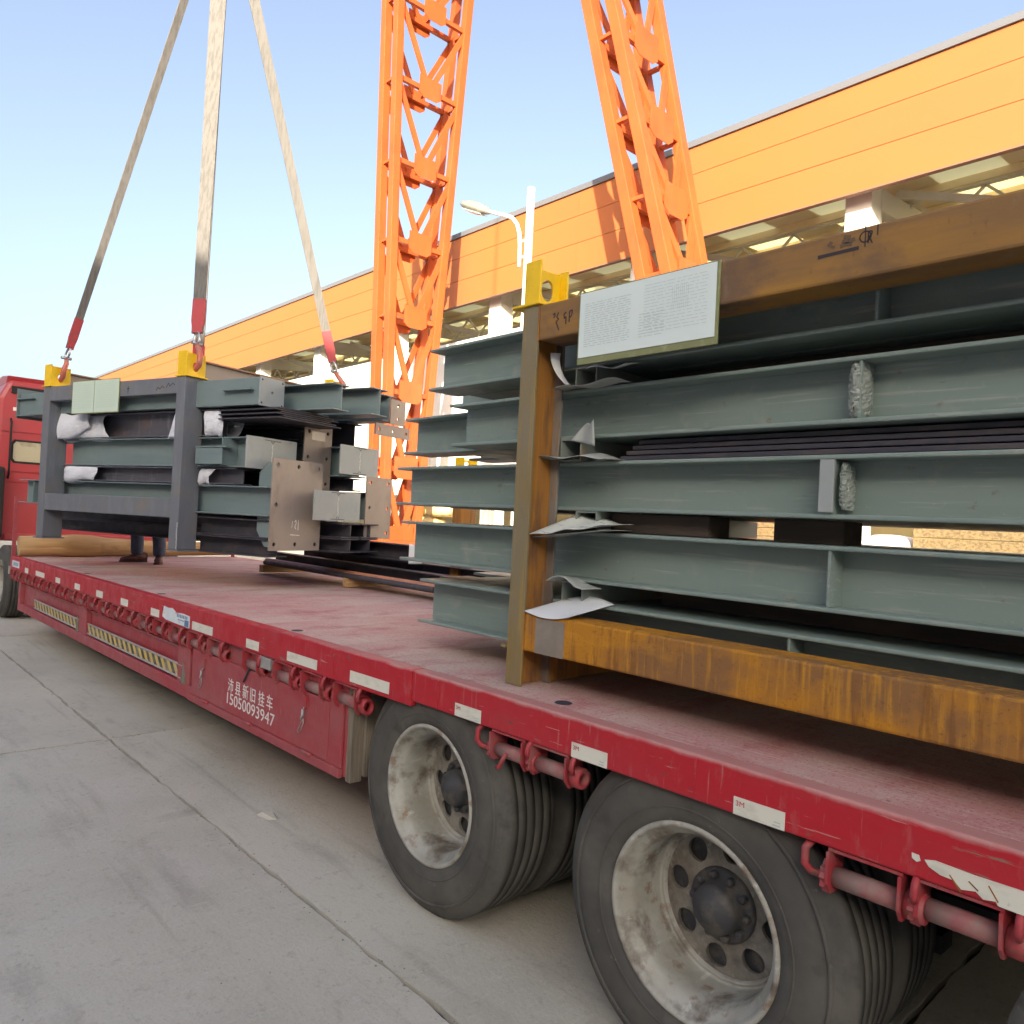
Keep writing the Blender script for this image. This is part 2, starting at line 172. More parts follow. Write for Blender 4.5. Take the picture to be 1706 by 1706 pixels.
# ------------------------------------------------------------------ mesh builder
class MB:
    def __init__(s): s.V = []; s.F = []; s.sm = []
    def add(s, vs, fs, smooth=False):
        o = len(s.V); s.V += [tuple(v) for v in vs]
        for f in fs: s.F.append([i + o for i in f]); s.sm.append(smooth)
        return s
    def box(s, x0, x1, y0, y1, z0, z1):
        return s.add([(x0, y0, z0), (x1, y0, z0), (x1, y1, z0), (x0, y1, z0), (x0, y0, z1), (x1, y0, z1), (x1, y1, z1), (x0, y1, z1)],
              [(0, 3, 2, 1), (4, 5, 6, 7), (0, 1, 5, 4), (1, 2, 6, 5), (2, 3, 7, 6), (3, 0, 4, 7)])
    def longbox(s, xs, y0, y1, z0, z1):
        vs = []; fs = []
        for x in xs: vs += [(x, y0, z0), (x, y1, z0), (x, y1, z1), (x, y0, z1)]
        n = len(xs)
        for i in range(n - 1):
            for k in range(4):
                a = i * 4 + k; b = i * 4 + (k + 1) % 4; fs.append((a, a + 4, b + 4, b))
        fs.append((0, 1, 2, 3)); fs.append(tuple(reversed([(n - 1) * 4 + k for k in range(4)])))
        return s.add(vs, fs)
    def bar(s, a, b, wd, hd, up=(0, 0, 1)):
        a = Vector(a); b = Vector(b); d = (b - a).normalized(); u = Vector(up)
        if abs(d.dot(u)) > 0.99: u = Vector((1, 0, 0))
        sdv = d.cross(u).normalized(); u2 = sdv.cross(d).normalized()
        vs = []
        for p in (a, b):
            for (i, j) in ((-1, -1), (1, -1), (1, 1), (-1, 1)): vs.append(p + sdv * (i * wd / 2) + u2 * (j * hd / 2))
        return s.add(vs, [(3, 2, 1, 0), (4, 5, 6, 7), (0, 1, 5, 4), (1, 2, 6, 5), (2, 3, 7, 6), (3, 0, 4, 7)])
    def prism(s, poly, axis, a0, a1):
        n = len(poly)
        def P(p, a): return {'x': (a, p[0], p[1]), 'y': (p[0], a, p[1]), 'z': (p[0], p[1], a)}[axis]
        vs = [P(p, a0) for p in poly] + [P(p, a1) for p in poly]
        return s.add(vs, [tuple(range(n - 1, -1, -1)), tuple(range(n, 2 * n))] + [(i, (i + 1) % n, n + (i + 1) % n, n + i) for i in range(n)])
    def tube(s, pts, r, n=10, caps=True):
        pts = [Vector(p) for p in pts]; rs = r if isinstance(r, (list, tuple)) else [r] * len(pts)
        vs = []; fs = []; prev = None
        for i, p in enumerate(pts):
            d = (pts[min(i + 1, len(pts) - 1)] - pts[max(i - 1, 0)]).normalized()
            ref = prev if prev else (Vector((0, 0, 1)) if abs(d.z) < 0.9 else Vector((1, 0, 0)))
            a = (ref - d * ref.dot(d)).normalized(); prev = a; b = d.cross(a)
            for k in range(n):
                t = 2 * pi * k / n; vs.append(p + (a * cos(t) + b * sin(t)) * rs[i])
        for i in range(len(pts) - 1):
            for k in range(n):
                fs.append((i * n + k, i * n + (k + 1) % n, (i + 1) * n + (k + 1) % n, (i + 1) * n + k))
        s.add(vs, fs, True)
        if caps:
            o = len(s.V) - len(vs)
            s.F.append([o + k for k in range(n - 1, -1, -1)]); s.sm.append(False)
            s.F.append([o + (len(pts) - 1) * n + k for k in range(n)]); s.sm.append(False)
        return s
    def lathe(s, prof, c, axis='y', n=48, close=False):
        vs = []; fs = []; m = len(prof)
        for (r, a) in prof:
            for k in range(n):
                t = 2 * pi * k / n
                vs.append({'y': (c[0] + r * cos(t), c[1] + a, c[2] + r * sin(t)), 'x': (c[0] + a, c[1] + r * cos(t), c[2] + r * sin(t)), 'z': (c[0] + r * cos(t), c[1] + r * sin(t), c[2] + a)}[axis])
        for i in range(m - 1 + (1 if close else 0)):
            j = (i + 1) % m
            for k in range(n): fs.append((i * n + k, i * n + (k + 1) % n, j * n + (k + 1) % n, j * n + k))
        return s.add(vs, fs, True)
    def holeplate(s, fn, holes_rect, n=24):
        """fn maps (a,b) -> point; each entry: (a0,a1,b0,b1,ca,cb,ra,rb) a rectangle with an elliptic hole; fn(a,b,side)"""
        for (a0, a1, b0, b1, ca, cb, ra, rb) in holes_rect:
            ring_o = []; ring_i = []
            for k in range(n):
                t = 2 * pi * k / n + pi / 4 * 0
                dx, dy = cos(t), sin(t)
                kx = ((a1 - ca) if dx > 0 else (ca - a0)); ky = ((b1 - cb) if dy > 0 else (cb - b0))
                m = max(abs(dx), abs(dy)); ring_o.append((ca + dx / m * kx, cb + dy / m * ky)); ring_i.append((ca + dx * ra, cb + dy * rb))
            vs = []
            for side in (0, 1):
                vs += [fn(a, b, side) for a, b in ring_o] + [fn(a, b, side) for a, b in ring_i]
            fs = []
            for k in range(n):
                q = (k + 1) % n
                fs.append((k, q, n + q, n + k)); fs.append((3 * n + k, 3 * n + q, 2 * n + q, 2 * n + k))
                fs.append((n + k, n + q, 3 * n + q, 3 * n + k)); fs.append((2 * n + k, 2 * n + q, q, k))
            s.add(vs, fs)
        return s
    def sheet(s, nx, ny, fn, th=0.002, smooth=True):
        P = [[Vector(fn(i / nx, j / ny)) for i in range(nx + 1)] for j in range(ny + 1)]
        vs = []; fs = []
        for j in range(ny + 1):
            for i in range(nx + 1):
                a = P[j][min(i + 1, nx)] - P[j][max(i - 1, 0)]; b = P[min(j + 1, ny)][i] - P[max(j - 1, 0)][i]
                nrm = a.cross(b); nrm = nrm.normalized() if nrm.length > 1e-9 else Vector((0, 0, 1))
                vs.append(P[j][i] + nrm * th / 2); vs.append(P[j][i] - nrm * th / 2)
        W = nx + 1
        I = lambda i, j, k: 2 * (j * W + i) + k
        for j in range(ny):
            for i in range(nx):
                fs.append((I(i, j, 0), I(i + 1, j, 0), I(i + 1, j + 1, 0), I(i, j + 1, 0))); fs.append((I(i, j + 1, 1), I(i + 1, j + 1, 1), I(i + 1, j, 1), I(i, j, 1)))
        for i in range(nx):
            fs.append((I(i, 0, 1), I(i + 1, 0, 1), I(i + 1, 0, 0), I(i, 0, 0))); fs.append((I(i, ny, 0), I(i + 1, ny, 0), I(i + 1, ny, 1), I(i, ny, 1)))
        for j in range(ny):
            fs.append((I(0, j, 0), I(0, j + 1, 0), I(0, j + 1, 1), I(0, j, 1))); fs.append((I(nx, j, 1), I(nx, j + 1, 1), I(nx, j + 1, 0), I(nx, j, 0)))
        return s.add(vs, fs, smooth)
    def ribbon(s, pts, sides, wds, th):
        vs = []; fs = []
        for i, p in enumerate(pts):
            p = Vector(p); d = (Vector(pts[min(i + 1, len(pts) - 1)]) - Vector(pts[max(i - 1, 0)])).normalized()
            a = Vector(sides[i]); a = (a - d * a.dot(d)).normalized(); b = d.cross(a)
            for (k, l) in ((-1, -1), (1, -1), (1, 1), (-1, 1)): vs.append(p + a * (k * wds[i] / 2) + b * (l * th / 2))
        n = len(pts)
        for i in range(n - 1):
            for k in range(4): fs.append((i * 4 + k, i * 4 + (k + 1) % 4, i * 4 + 4 + (k + 1) % 4, i * 4 + 4 + k))
        fs.append((3, 2, 1, 0)); fs.append(tuple((n - 1) * 4 + k for k in range(4)))
        return s.add(vs, fs)
    def mesh(s, name):
        me = bpy.data.meshes.new(name); me.from_pydata(s.V, [], s.F); me.validate()
        for p, f in zip(me.polygons, s.sm): p.use_smooth = f
        me.update(); return me
    def build(s, name, mat, parent=None, bend=False, bevel=0.0, kind=None):
        if bend: s.V = [(x, y, z + tz(x)) for (x, y, z) in s.V]
        me = s.mesh(name); me.materials.append(mat)
        return put(name, me, parent, bevel, kind)

def put(name, me, parent=None, bevel=0.0, kind=None):
    o = bpy.data.objects.new(name, me); COL.objects.link(o)
    if parent: o.parent = parent
    if bevel:
        b = o.modifiers.new('bevel', 'BEVEL'); b.width = bevel; b.segments = 2; b.limit_method = 'ANGLE'; b.angle_limit = radians(40)
    if kind: o['kind'] = kind
    return o
def tag(o, label, cat, group=None):
    o['label'] = label; o['category'] = cat
    if group: o['group'] = group
    return o
def thing(name, label, cat, loc=(0, 0, 0), rz=0.0, group=None):
    o = bpy.data.objects.new(name, None); COL.objects.link(o); o.location = loc; o.rotation_euler = (0, 0, rz); o.empty_display_size = 0.2
    return tag(o, label, cat, group)
def textmesh(txt, size, mat, name, parent, loc, rot, sx=1.0, ext=0.0012, shear=0.0):
    c = bpy.data.curves.new('t', 'FONT'); c.body = txt; c.size = size; c.extrude = ext; c.resolution_u = 3; c.shear = shear
    t = bpy.data.objects.new('t', c); COL.objects.link(t)
    bpy.context.view_layer.update()
    me = bpy.data.meshes.new_from_object(t.evaluated_get(bpy.context.evaluated_depsgraph_get()))
    bpy.data.objects.remove(t); bpy.data.curves.remove(c)
    if len(me.vertices):
        xs = [v.co.x for v in me.vertices]; x0 = min(xs); wd = max(xs) - x0
    else: x0 = 0; wd = 1
    for v in me.vertices: v.co.x = (v.co.x - x0) * sx
    me.materials.clear(); me.materials.append(mat)
    o = put(name, me, parent); o.location = loc; o.rotation_euler = rot
    return o, wd * sx
def tz(x): return -0.0098 * max(0.0, -2.5 - x)            # the loaded trailer sags a little towards the tractor

# ================================================================== SETTING
g = MB(); g.add([(-600, -600, -0.03), (600, -600, -0.03), (600, 900, -0.03), (-600, 900, -0.03)], [(0, 1, 2, 3)])
ground = g.build('ground', dirt, kind='structure')
XJ = [-40.7, -35.75, -30.8, -25.85, -20.85, -15.85, -10.9, -5.95, -1.0, 3.95, 8.9, 13.85]
YJ = [-16.9, -12.0, -7.95, -4.15, -0.30, 3.6, 7.5, 11.4, 15.2]
rj = random.Random(3)
def jitter_line(n, amp): 
    v = [rj.uniform(-amp, amp) for _ in range(n + 1)]
    return [0.5 * v[i] + 0.25 * (v[max(i - 1, 0)] + v[min(i + 1, n)]) for i in range(n + 1)]
for i in range(len(XJ) - 1):
    for j in range(len(YJ) - 1):
        x0, x1, y0, y1 = XJ[i], XJ[i + 1], YJ[j], YJ[j + 1]; gp = 0.009
        near = (-16 < x0 < 5 and -5 < y0 < 1); n = 90 if near else 6; am = 0.012 if near else 0.004
        e = [jitter_line(n, am) for _ in range(4)]
        pts = [(x0 + (x1 - x0) * k / n, y0 + gp + e[0][k]) for k in range(n)] + [(x1 - gp + e[1][k], y0 + (y1 - y0) * k / n) for k in range(n)]
        pts += [(x1 - (x1 - x0) * k / n, y1 - gp + e[2][k]) for k in range(n)] + [(x0 + gp + e[3][k], y1 - (y1 - y0) * k / n) for k in range(n)]
        m = MB(); m.prism(pts, 'z', -0.028, rj.uniform(-0.0015, 0.0015)); m.build('concrete_slab', concrete, ground)
chipm = MB()                                              # small broken bit of concrete lying by the joint
chipm.add([(0, 0, 0), (0.10, 0.015, 0), (0.13, 0.06, 0), (0.05, 0.085, 0), (-0.02, 0.05, 0), (0.02, 0.02, 0.018), (0.09, 0.03, 0.014), (0.06, 0.065, 0.022)],
          [(0, 1, 6, 5), (1, 2, 6), (2, 3, 7, 6), (3, 4, 5, 7), (4, 0, 5), (5, 6, 7)])
o = chipm.build('concrete_fragment', concrete); o.location = (-4.05, -0.06, 0.001); tag(o, 'small grey concrete fragment lying on the paving near the toolbox', 'rubble')

gm = MB(); rg_ = random.Random(17)
for q in range(900):
    if q < 420: x, y = rg_.uniform(-12, -1.5), -0.30 + rg_.gauss(0, 0.03)
    elif q < 560: x, y = -5.95 + rg_.gauss(0, 0.03), rg_.uniform(-2.5, 1.0)
    else: x, y = rg_.uniform(-12, -1.5), rg_.uniform(-1.6, 0.6)
    r_ = rg_.uniform(0.002, 0.007) * (1.0 if q < 560 else 0.7); a_ = rg_.uniform(0, 6.3)
    gm.add([(x + r_ * cos(a_ + t) * rg_.uniform(0.7, 1.4), y + r_ * sin(a_ + t), 0.0) for t in (0, 1.57, 3.14, 4.71)] + [(x, y, r_ * 0.8)], [(0, 1, 4), (1, 2, 4), (2, 3, 4), (3, 0, 4)])
o = gm.build('grit', surf('grit_stone', (0.25, 0.225, 0.19), [((0.5, 0.46, 0.4), (40, 40, 40), 0.45, 0.6, 0.9)], rough=0.9), kind='stuff'); o['label'] = 'loose grit and small stones scattered along the concrete joints'; o['category'] = 'grit'
# ---- the neighbouring hall behind the photographer that keeps the yard in shade
nb = thing('neighbouring_hall', 'long pale sheet-metal hall behind the photographer shading the yard', 'building', (10, -17.0, 0))
MB().box(-62, 62, -18, 0, 0, 11.15).build('wall', shadewall, nb)
MB().prism([(-18.4, 11.15), (0.15, 11.15), (0.15, 11.3), (-9, 11.9), (-18.4, 11.3)], 'x', -62.3, 62.3).build('roof', corru, nb)

# ---- the orange-clad workshop behind
wk = thing('workshop_building', 'large open workshop with orange clad fascia, white columns and pale wall sheets', 'building', (-20, 14, 0))
wk.rotation_euler = (0, -0.0085, 0)
XB0, XB1 = -75.0, 45.0
dripm = surf('brown_flashing', (0.20, 0.11, 0.075), rough=0.6)
for k, (z0, z1) in enumerate(((8.86, 9.684), (9.70, 10.474), (10.49, 11.17))):
    n = 6; L = (XB1 - XB0) / n
    for i in range(n):
        a = XB0 + i * L + (1.6 if k % 2 else 0.0)
        MB().box(a + 0.002, a + L - 0.002, 0.0 + 0.004 * k, 0.10, z0, z1).build('fascia_panel', cladding, wk)
MB().box(XB0, XB1 + 2, 0.03, 0.16, 8.90, 11.16).build('fascia_backing', dripm, wk)
MB().box(XB0, XB1 + 2, -0.05, 0.25, 11.175, 11.33).build('coping', corru, wk)
MB().box(XB0, XB1 + 2, -0.02, 0.12, 8.825, 8.855).build('drip_edge', dripm, wk)
cols = [-7.2, -13.1, -19.0, -24.9, -30.8, -36.7, -42.6, -48.5, -1.3, 4.6, 10.5]
for x in cols:
    xx = x + 20
    c = MB().box(xx - 0.28, xx + 0.28, 0.45, 0.47, 0, 9.4).build('column', white, wk)
    MB().box(xx - 0.012, xx + 0.012, 0.47, 0.98, 0, 9.4).build('web', white, c)
    MB().box(xx - 0.28, xx + 0.28, 0.98, 1.0, 0, 9.4).build('flange', white, c)
    MB().box(xx + 0.25, xx + 0.27, 0.472, 0.978, 6.0, 9.3).build('cover_plate', white, c)
    MB().bar((xx, 0.9, 9.1), (xx, 26, 11.2), 0.25, 0.5).build('rafter', white, wk)
n = 36; L = 2.0
for i in range(n):                                        # pale wall sheets below the clerestory gap
    a = -44 + i * L
    MB().box(a + 0.01, a + L - 0.01, 0.30, 0.36, 2.6, 7.62).build('wall_sheet', wallwhite, wk)
MB().box(-44, 28, 0.26, 0.40, 7.62, 7.72).build('wall_cap', white, wk)
MB().box(-44, 28, 0.28, 0.42, 2.48, 2.60).build('wall_sill_rail', white, wk)
MB().box(XB0, XB1, 29.6, 29.8, 0.0, 12.2).build('back_wall', ceilm, wk)
# roof slope with translucent strips, purlins below it
def roofz(y): return 9.55 + 0.085 * y
skx = [(-36, -34.6), (-27.2, -25.8), (-21, -19.6), (-16.6, -15.2), (-12.6, -11.2), (-9.2, -7.8), (-6.2, -4.8), (-3.6, -2.2), (-1.2, 0.2), (1.2, 2.6), (3.6, 5.0), (5.8, 7.2), (8.2, 9.6), (10.8, 12.2), (13.6, 15.0), (16.8, 18.2), (20, 21.4)]
edges = [XB0]
for a, b in skx: edges += [a, b]
edges.append(XB1)
def slab(x0, x1, y0, y1, nm, mt):
    m = MB(); t = 0.05
    m.add([(x0, y0, roofz(y0)), (x1, y0, roofz(y0)), (x1, y1, roofz(y1)), (x0, y1, roofz(y1)), (x0, y0, roofz(y0) + t), (x1, y0, roofz(y0) + t), (x1, y1, roofz(y1) + t), (x0, y1, roofz(y1) + t)],
          [(0, 3, 2, 1), (4, 5, 6, 7), (0, 1, 5, 4), (1, 2, 6, 5), (2, 3, 7, 6), (3, 0, 4, 7)]); return m.build(nm, mt, wk)
for k in range(0, len(edges), 2): slab(edges[k], edges[k + 1], 0.2, 30, 'roof_sheet', ceilm)
for a, b in skx:
    slab(a, b, 2.0, 30, 'skylight', skylight); slab(a + 0.01, b - 0.01, 0.2, 1.98, 'roof_sheet', ceilm)
for i in range(12):
    y = 1.3 + i * 1.5; MB().box(-50, 30, y, y + 0.07, roofz(y) - 0.19, roofz(y) - 0.01).build('purlin', ceilm, wk)
for (yt, zt) in ((3.0, 9.62), (8.0, 10.05)):                 # white lattice trusses under the roof
    MB().box(-48, 28, yt - 0.05, yt + 0.05, zt - 0.06, zt + 0.06).build('truss_chord', white, wk); MB().box(-48, 28, yt - 0.05, yt + 0.05, zt - 0.86, zt - 0.76).build('truss_chord', white, wk)
    for q in range(50):
        xa = -47 + q * 1.5; MB().bar((xa, yt, zt - 0.06), (xa + 0.75, yt, zt - 0.76), 0.06, 0.06).build('truss_web', white, wk); MB().bar((xa + 0.75, yt, zt - 0.76), (xa + 1.5, yt, zt - 0.06), 0.06, 0.06).build('truss_web', white, wk)
for x in cols:                                            # knee braces between rafters and purlins
    xx = x + 20
    MB().bar((xx + 0.2, 2.0, 9.45), (xx + 3.0, 2.3, 8.55), 0.12, 0.16).build('knee_brace', white, wk)
    MB().bar((xx - 0.2, 3.2, 9.6), (xx - 2.4, 3.5, 8.9), 0.10, 0.12).build('knee_brace', white, wk)
    MB().bar((xx + 0.3, 2.6, 8.95), (xx + 2.2, 5.0, 9.6), 0.08, 0.1).build('tie_rod', white, wk)

# ---- orange gantry crane legs
def crane_leg(parent, fx_, fy_, z0, z1, ww, levels, cw):
    K = 1.16; T = lambda z: 1.7 + (z - 1.7) * K; I = lambda z: 1.7 + (z - 1.7) / K
    fx = lambda z: fx_(I(z)) * K
    fy = lambda z: tuple((y + 2) * K - 2 for y in fy_(I(z)))
    z1 = T(z1); ww *= K; cw *= K; levels = [1.0] + [T(z) for z in levels[1:]]
    """fx(z): +X side; leg width ww in X; fy(z) -> (ynear, yfar)"""
    ch = MB()
    def P(z, i, j):
        y = fy(z)[j]; return Vector((fx(z) - (ww if i == 0 else 0), y, z))
    for i in (0, 1):
        for j in (0, 1): ch.bar(P(z0, i, j), P(z1, i, j), cw, cw, up=(0, 1, 0))
    leg = ch.build('leg', orange, parent, bevel=0.012)
    for q in range(len(levels) - 1):
        a, b = levels[q], levels[q + 1]; mid = (a + b) / 2
        for i in (0, 1):                                  # wide faces: K braces meeting at gusset plates
            off = Vector((0.03 if i else -0.03, 0, 0))
            ca = (P(a, i, 0) + P(a, i, 1)) / 2
            MB().bar(P(b, i, 0) + off, ca + off, 0.17, 0.07, up=(1, 0, 0)).build('diagonal_brace', orange, leg)
            MB().bar(P(b, i, 1) + off, ca + off, 0.17, 0.07, up=(1, 0, 0)).build('diagonal_brace', orange, leg)
            MB().bar(P(a, i, 0), P(a, i, 1), 0.12, 0.14).build('cross_strut', orange, leg)
            m = MB(); sgn = 1 if i else -1; xg = 0.085 * sgn; gw = 0.42
            m.prism([(ca.y - gw, ca.z - 0.18), (ca.y - gw * 0.6, ca.z - 0.30), (ca.y + gw * 0.6, ca.z - 0.30), (ca.y + gw, ca.z - 0.18), (ca.y + gw, ca.z + 0.36), (ca.y - gw, ca.z + 0.36)], 'x', ca.x + min(0.09 * sgn, 0.105 * sgn), ca.x + max(0.09 * sgn, 0.105 * sgn))
            m.build('gusset_plate', orange, leg)
        for j in (0, 1):                                  # narrow faces: single zig-zag
            MB().bar(P(b, 0, j), P(b, 1, j), 0.08, 0.10, up=(0, 1, 0)).build('lacing_bar', orange, leg)
    return leg
crane = thing('gantry_crane', 'orange lattice legs of a gantry crane standing between trailer and workshop', 'crane', (0, 0, 0))
crane_leg(crane, lambda z: -16.83 - 0.04 * (z - 5.48), lambda z: (9.0, 10.0 + 0.088 * (z - 1.3)), 0.7, 17.5, 0.58, [1.0, 2.9, 4.9, 6.9, 8.9, 11.0, 13.2, 15.4, 17.4], 0.22)
crane_leg(crane, lambda z: -8.18 - 0.29 * (z - 6.3), lambda z: (9.0, 9.85 + 0.085 * (z - 3.3)), 0.7, 17.5, 0.55, [1.0, 2.7, 4.5, 6.2, 7.7, 9.3, 11.1, 13.0, 15.0, 17.4], 0.22)
MB().box(-21.2, -17.8, 10.7, 12.0, 0.35, 0.95).build('end_carriage', orange, crane, bevel=0.02)
MB().box(-9.6, -5.6, 10.7, 12.0, 0.35, 0.95).build('end_carriage', orange, crane, bevel=0.02)
for xc in (-20.8, -18.2, -9.1, -6.1):
    MB().lathe([(0.001, 11.2), (0.28, 11.2), (0.32, 11.23), (0.32, 11.45), (0.28, 11.48), (0.001, 11.48)], (xc, 0, 0.32), 'y', 24).build('travel_wheel', darksteel, crane)
MB().box(-21.2, -12.6, 10.7, 13.6, 20.05, 20.9).build('top_beam', orange, crane, bevel=0.02)

# ---- street lamp
sl = thing('street_lamp', 'white street lamp post with curved arm and grey lamp head before the workshop', 'street lamp', (-10.92, 8.2, 0))
MB().tube([(0, 0, 0), (0, 0, 8.2)], [0.09, 0.075], 14).build('pole', white, sl)
arm = MB().tube([(-0.24, 0, 6.70), (-0.25, 0, 7.15), (-0.28, 0, 7.38), (-0.36, 0, 7.58), (-0.52, 0, 7.75), (-0.78, 0, 7.87), (-1.05, 0, 7.98), (-1.3, 0, 8.08)], 0.04, 10).build('arm', white, sl)
for z in (6.88, 7.2): MB().tube([(-0.26, 0, z), (-0.05, 0, z)], 0.028, 8).build('bracket', white, sl)
hd = MB()
secs = [(0.0, 0.05, 0.05), (0.08, 0.10, 0.085), (0.3, 0.155, 0.12), (0.6, 0.165, 0.13), (0.95, 0.12, 0.09), (1.08, 0.05, 0.04)]
vs = []; fs = []; n = 14; ax = Vector((-0.91, 0, 0.41))
for (t, wy, wz) in secs:
    c = Vector((-1.24, 0, 8.05)) + ax * t * 0.95
    for k in range(n):
        th = 2 * pi * k / n; vs.append(c + Vector((0, wy * cos(th), 0)) + Vector((0.41, 0, 0.91)) * (wz * sin(th) * (0.75 if sin(th) < 0 else 1.0)))
for i in range(len(secs) - 1):
    for k in range(n): fs.append((i * n + k, i * n + (k + 1) % n, (i + 1) * n + (k + 1) % n, (i + 1) * n + k))
fs.append(tuple(range(n - 1, -1, -1))); fs.append(tuple(range((len(secs) - 1) * n, len(secs) * n)))
hd.add(vs, fs, True); head = hd.build('lamp_head', lampgrey, sl)
ln = MB(); c0 = Vector((-1.24, 0, 8.05)) + ax * 0.5
ln.sheet(8, 6, lambda a, b: c0 + ax * ((a - 0.5) * 0.62) + Vector((0, (b - 0.5) * 0.24, 0)) - Vector((0.41, 0, 0.91)) * (0.085 + 0.035 * (1 - (2 * a - 1) ** 2) * (1 - (2 * b - 1) ** 2)), 0.012)
ln.build('lens', lensm, head)

# ---- unseen beams added beyond the trailer to keep light from under it
for k, (x0, y0, z0, hh) in enumerate(((-11.5, 3.35, 0.0, 0.42), (-11.2, 3.4, 0.43, 0.40), (-4.9, 3.35, 0.0, 0.42), (-5.1, 3.4, 0.43, 0.40))):
    t = thing('light_block_beam', ('lower dark beam added as a light block beyond the trailer front', 'upper dark beam added as a light block beyond the trailer front', 'lower dark beam added as a light block beyond the trailer rear', 'upper dark beam added as a light block beyond the trailer rear')[k], 'steel beam', (x0, y0, z0), 0, 'light blocking beams beyond the trailer')
    MB().box(0, 6.4, 0, 0.3, hh - 0.02, hh).build('top_flange', darksteel, t); MB().box(0, 6.4, 0.14, 0.16, 0.02, hh - 0.02).build('web', darksteel, t); MB().box(0, 6.4, 0, 0.3, 0, 0.02).build('bottom_flange', darksteel, t)
# ---- yard goods beyond the trailer, in the sun
def pack(x, y, z, lx, ly, lz, layers, label, mt, group=None, name='board_pack', cat='board pack'):
    t = thing(name, label, cat, (x, y, z), random.uniform(-0.05, 0.05), group)
    h = lz / layers
    for k in range(layers):
        d = random.uniform(-0.03, 0.03)
        MB().box(-lx / 2 + d, lx / 2 + d, -ly / 2, ly / 2, 0.1 + k * h, 0.1 + (k + 1) * h - 0.012).build('board', mt, t)
    for q in (-0.4, 0, 0.4): MB().box(q * lx - 0.05, q * lx + 0.05, -ly / 2, ly / 2, 0, 0.1).build('bearer', timber, t)
pack(-3.3, 11.3, 0, 2.4, 1.2, 2.0, 12, 'tan board pack seen through the gap at the right of the stack', chip)
pack(-7.6, 13.2, 0, 1.9, 1.2, 1.9, 11, 'tan board pack beside the orange crane leg base', chip)
pack(-0.4, 11.5, 0, 2.4, 1.2, 1.9, 11, 'tan board pack farthest right behind the beam stack', chip)
for k, (x, y) in enumerate(((-5.5, 10.7), (-4.85, 10.75))):
    t = MB(); n = 18
    t.lathe([(0.001, -0.6), (0.22, -0.6), (0.27, -0.56), (0.28, 0), (0.27, 0.56), (0.22, 0.6), (0.001, 0.6)], (0, 0, 0.28), 'y', 20)
    o = t.build('wrapped_roll', cloth); o.location = (x, y, 1.22); tag(o, ('white wrapped roll seen through the gap, nearer the crane leg', 'white wrapped roll seen through the gap, nearer the board pack')[k], 'roll', 'white rolls behind the stack')
pack(-5.2, 10.75, 0, 1.7, 1.2, 1.12, 7, 'low tan board pack carrying the white rolls', chip)
k = 0
for (x, z) in ((-20.3, 0.0), (-18.9, 0.0), (-19.7, 0.85), (-18.2, 0.85), (-19.2, 1.7), (-17.6, 1.7), (-18.6, 2.55)):
    m = MB(); m.sheet(14, 8, lambda a, b: (cos(pi * 2 * a) * (0.62 + 0.05 * sin(9 * a)) * (1 - abs(2 * b - 1) ** 6 * 0.3), sin(pi * 2 * a) * 0.45 * (1 - abs(2 * b - 1) ** 6 * 0.3), 0.03 + b * 0.8), 0.03)
    m.add([(0.5 * cos(2 * pi * i / 14), 0.36 * sin(2 * pi * i / 14), 0.81 + 0.02 * sin(i)) for i in range(14)], [tuple(range(14))])
    m.add([(0.5 * cos(2 * pi * i / 14), 0.36 * sin(2 * pi * i / 14), 0.02) for i in range(14)], [tuple(range(13, -1, -1))])
    lab = ('bottom left', 'bottom right', 'second row left', 'second row right', 'third row left', 'third row right', 'top')[k]; k += 1
    o = m.build('bulk_bag', cream); o.location = (x - 2.4, 13.4, z); tag(o, 'cream bulk bag behind the left crane leg, ' + lab + ' of the pile', 'bag', 'cream bags behind the crane')

# ================================================================== TRAILER
tr = thing('flatbed_trailer', 'dusty red low flatbed trailer with lashing winches along its side rail', 'trailer', (0, 0, 0))
WT = 2.9; XF, XR = -11.42, 3.2
seams = [XF, -10.55, -9.33, -8.11, -6.89, -5.69, -4.38, -3.065, -1.75, -0.45, 0.85, 2.1, XR]
for a, b in zip(seams[:-1], seams[1:]):
    MB().longbox([a + 0.0025] + [a + (b - a) * q / 4 for q in (1, 2, 3)] + [b - 0.0025], 0.075, WT - 0.075, 1.012, 1.029).build('deck_plate', deckm, tr, bend=True)
xs = [XF + (XR - XF) * i / 30 for i in range(31)]
for y0, y1 in ((0.0, 0.073), (WT - 0.073, WT)):
    m = MB(); X = [x for x in xs if x <= -2.75] + [-2.75]; m.longbox(X, y0, y1, 0.868, 1.031); X = [-2.745] + [x for x in xs if x > -2.75]; m.longbox(X, y0, y1, 0.893, 1.031)
    m.build('side_rail', red, tr, bend=True, bevel=0.008)
MB().longbox(xs, 0.078, WT - 0.078, 0.985, 1.008).build('deck_underside', black, tr, bend=True)
for y in (0.75, WT - 0.75):
    m = MB(); m.longbox(xs, y - 0.07, y + 0.07, 0.96, 0.984); m.longbox(xs, y - 0.012, y + 0.012, 0.60, 0.96); m.longbox(xs, y - 0.07, y + 0.07, 0.575, 0.60); m.build('chassis_beam', black, tr, bend=True)
for i in range(12):
    x = XF + 0.5 + i * 1.2; MB().box(x, x + 0.06, 0.08, WT - 0.08, 0.86, 0.984).build('cross_member', black, tr, bend=True)
MB().box(XF, XF + 0.05, 0.08, WT - 0.08, 0.80, 0.98).build('front_beam', red, tr, bend=True)
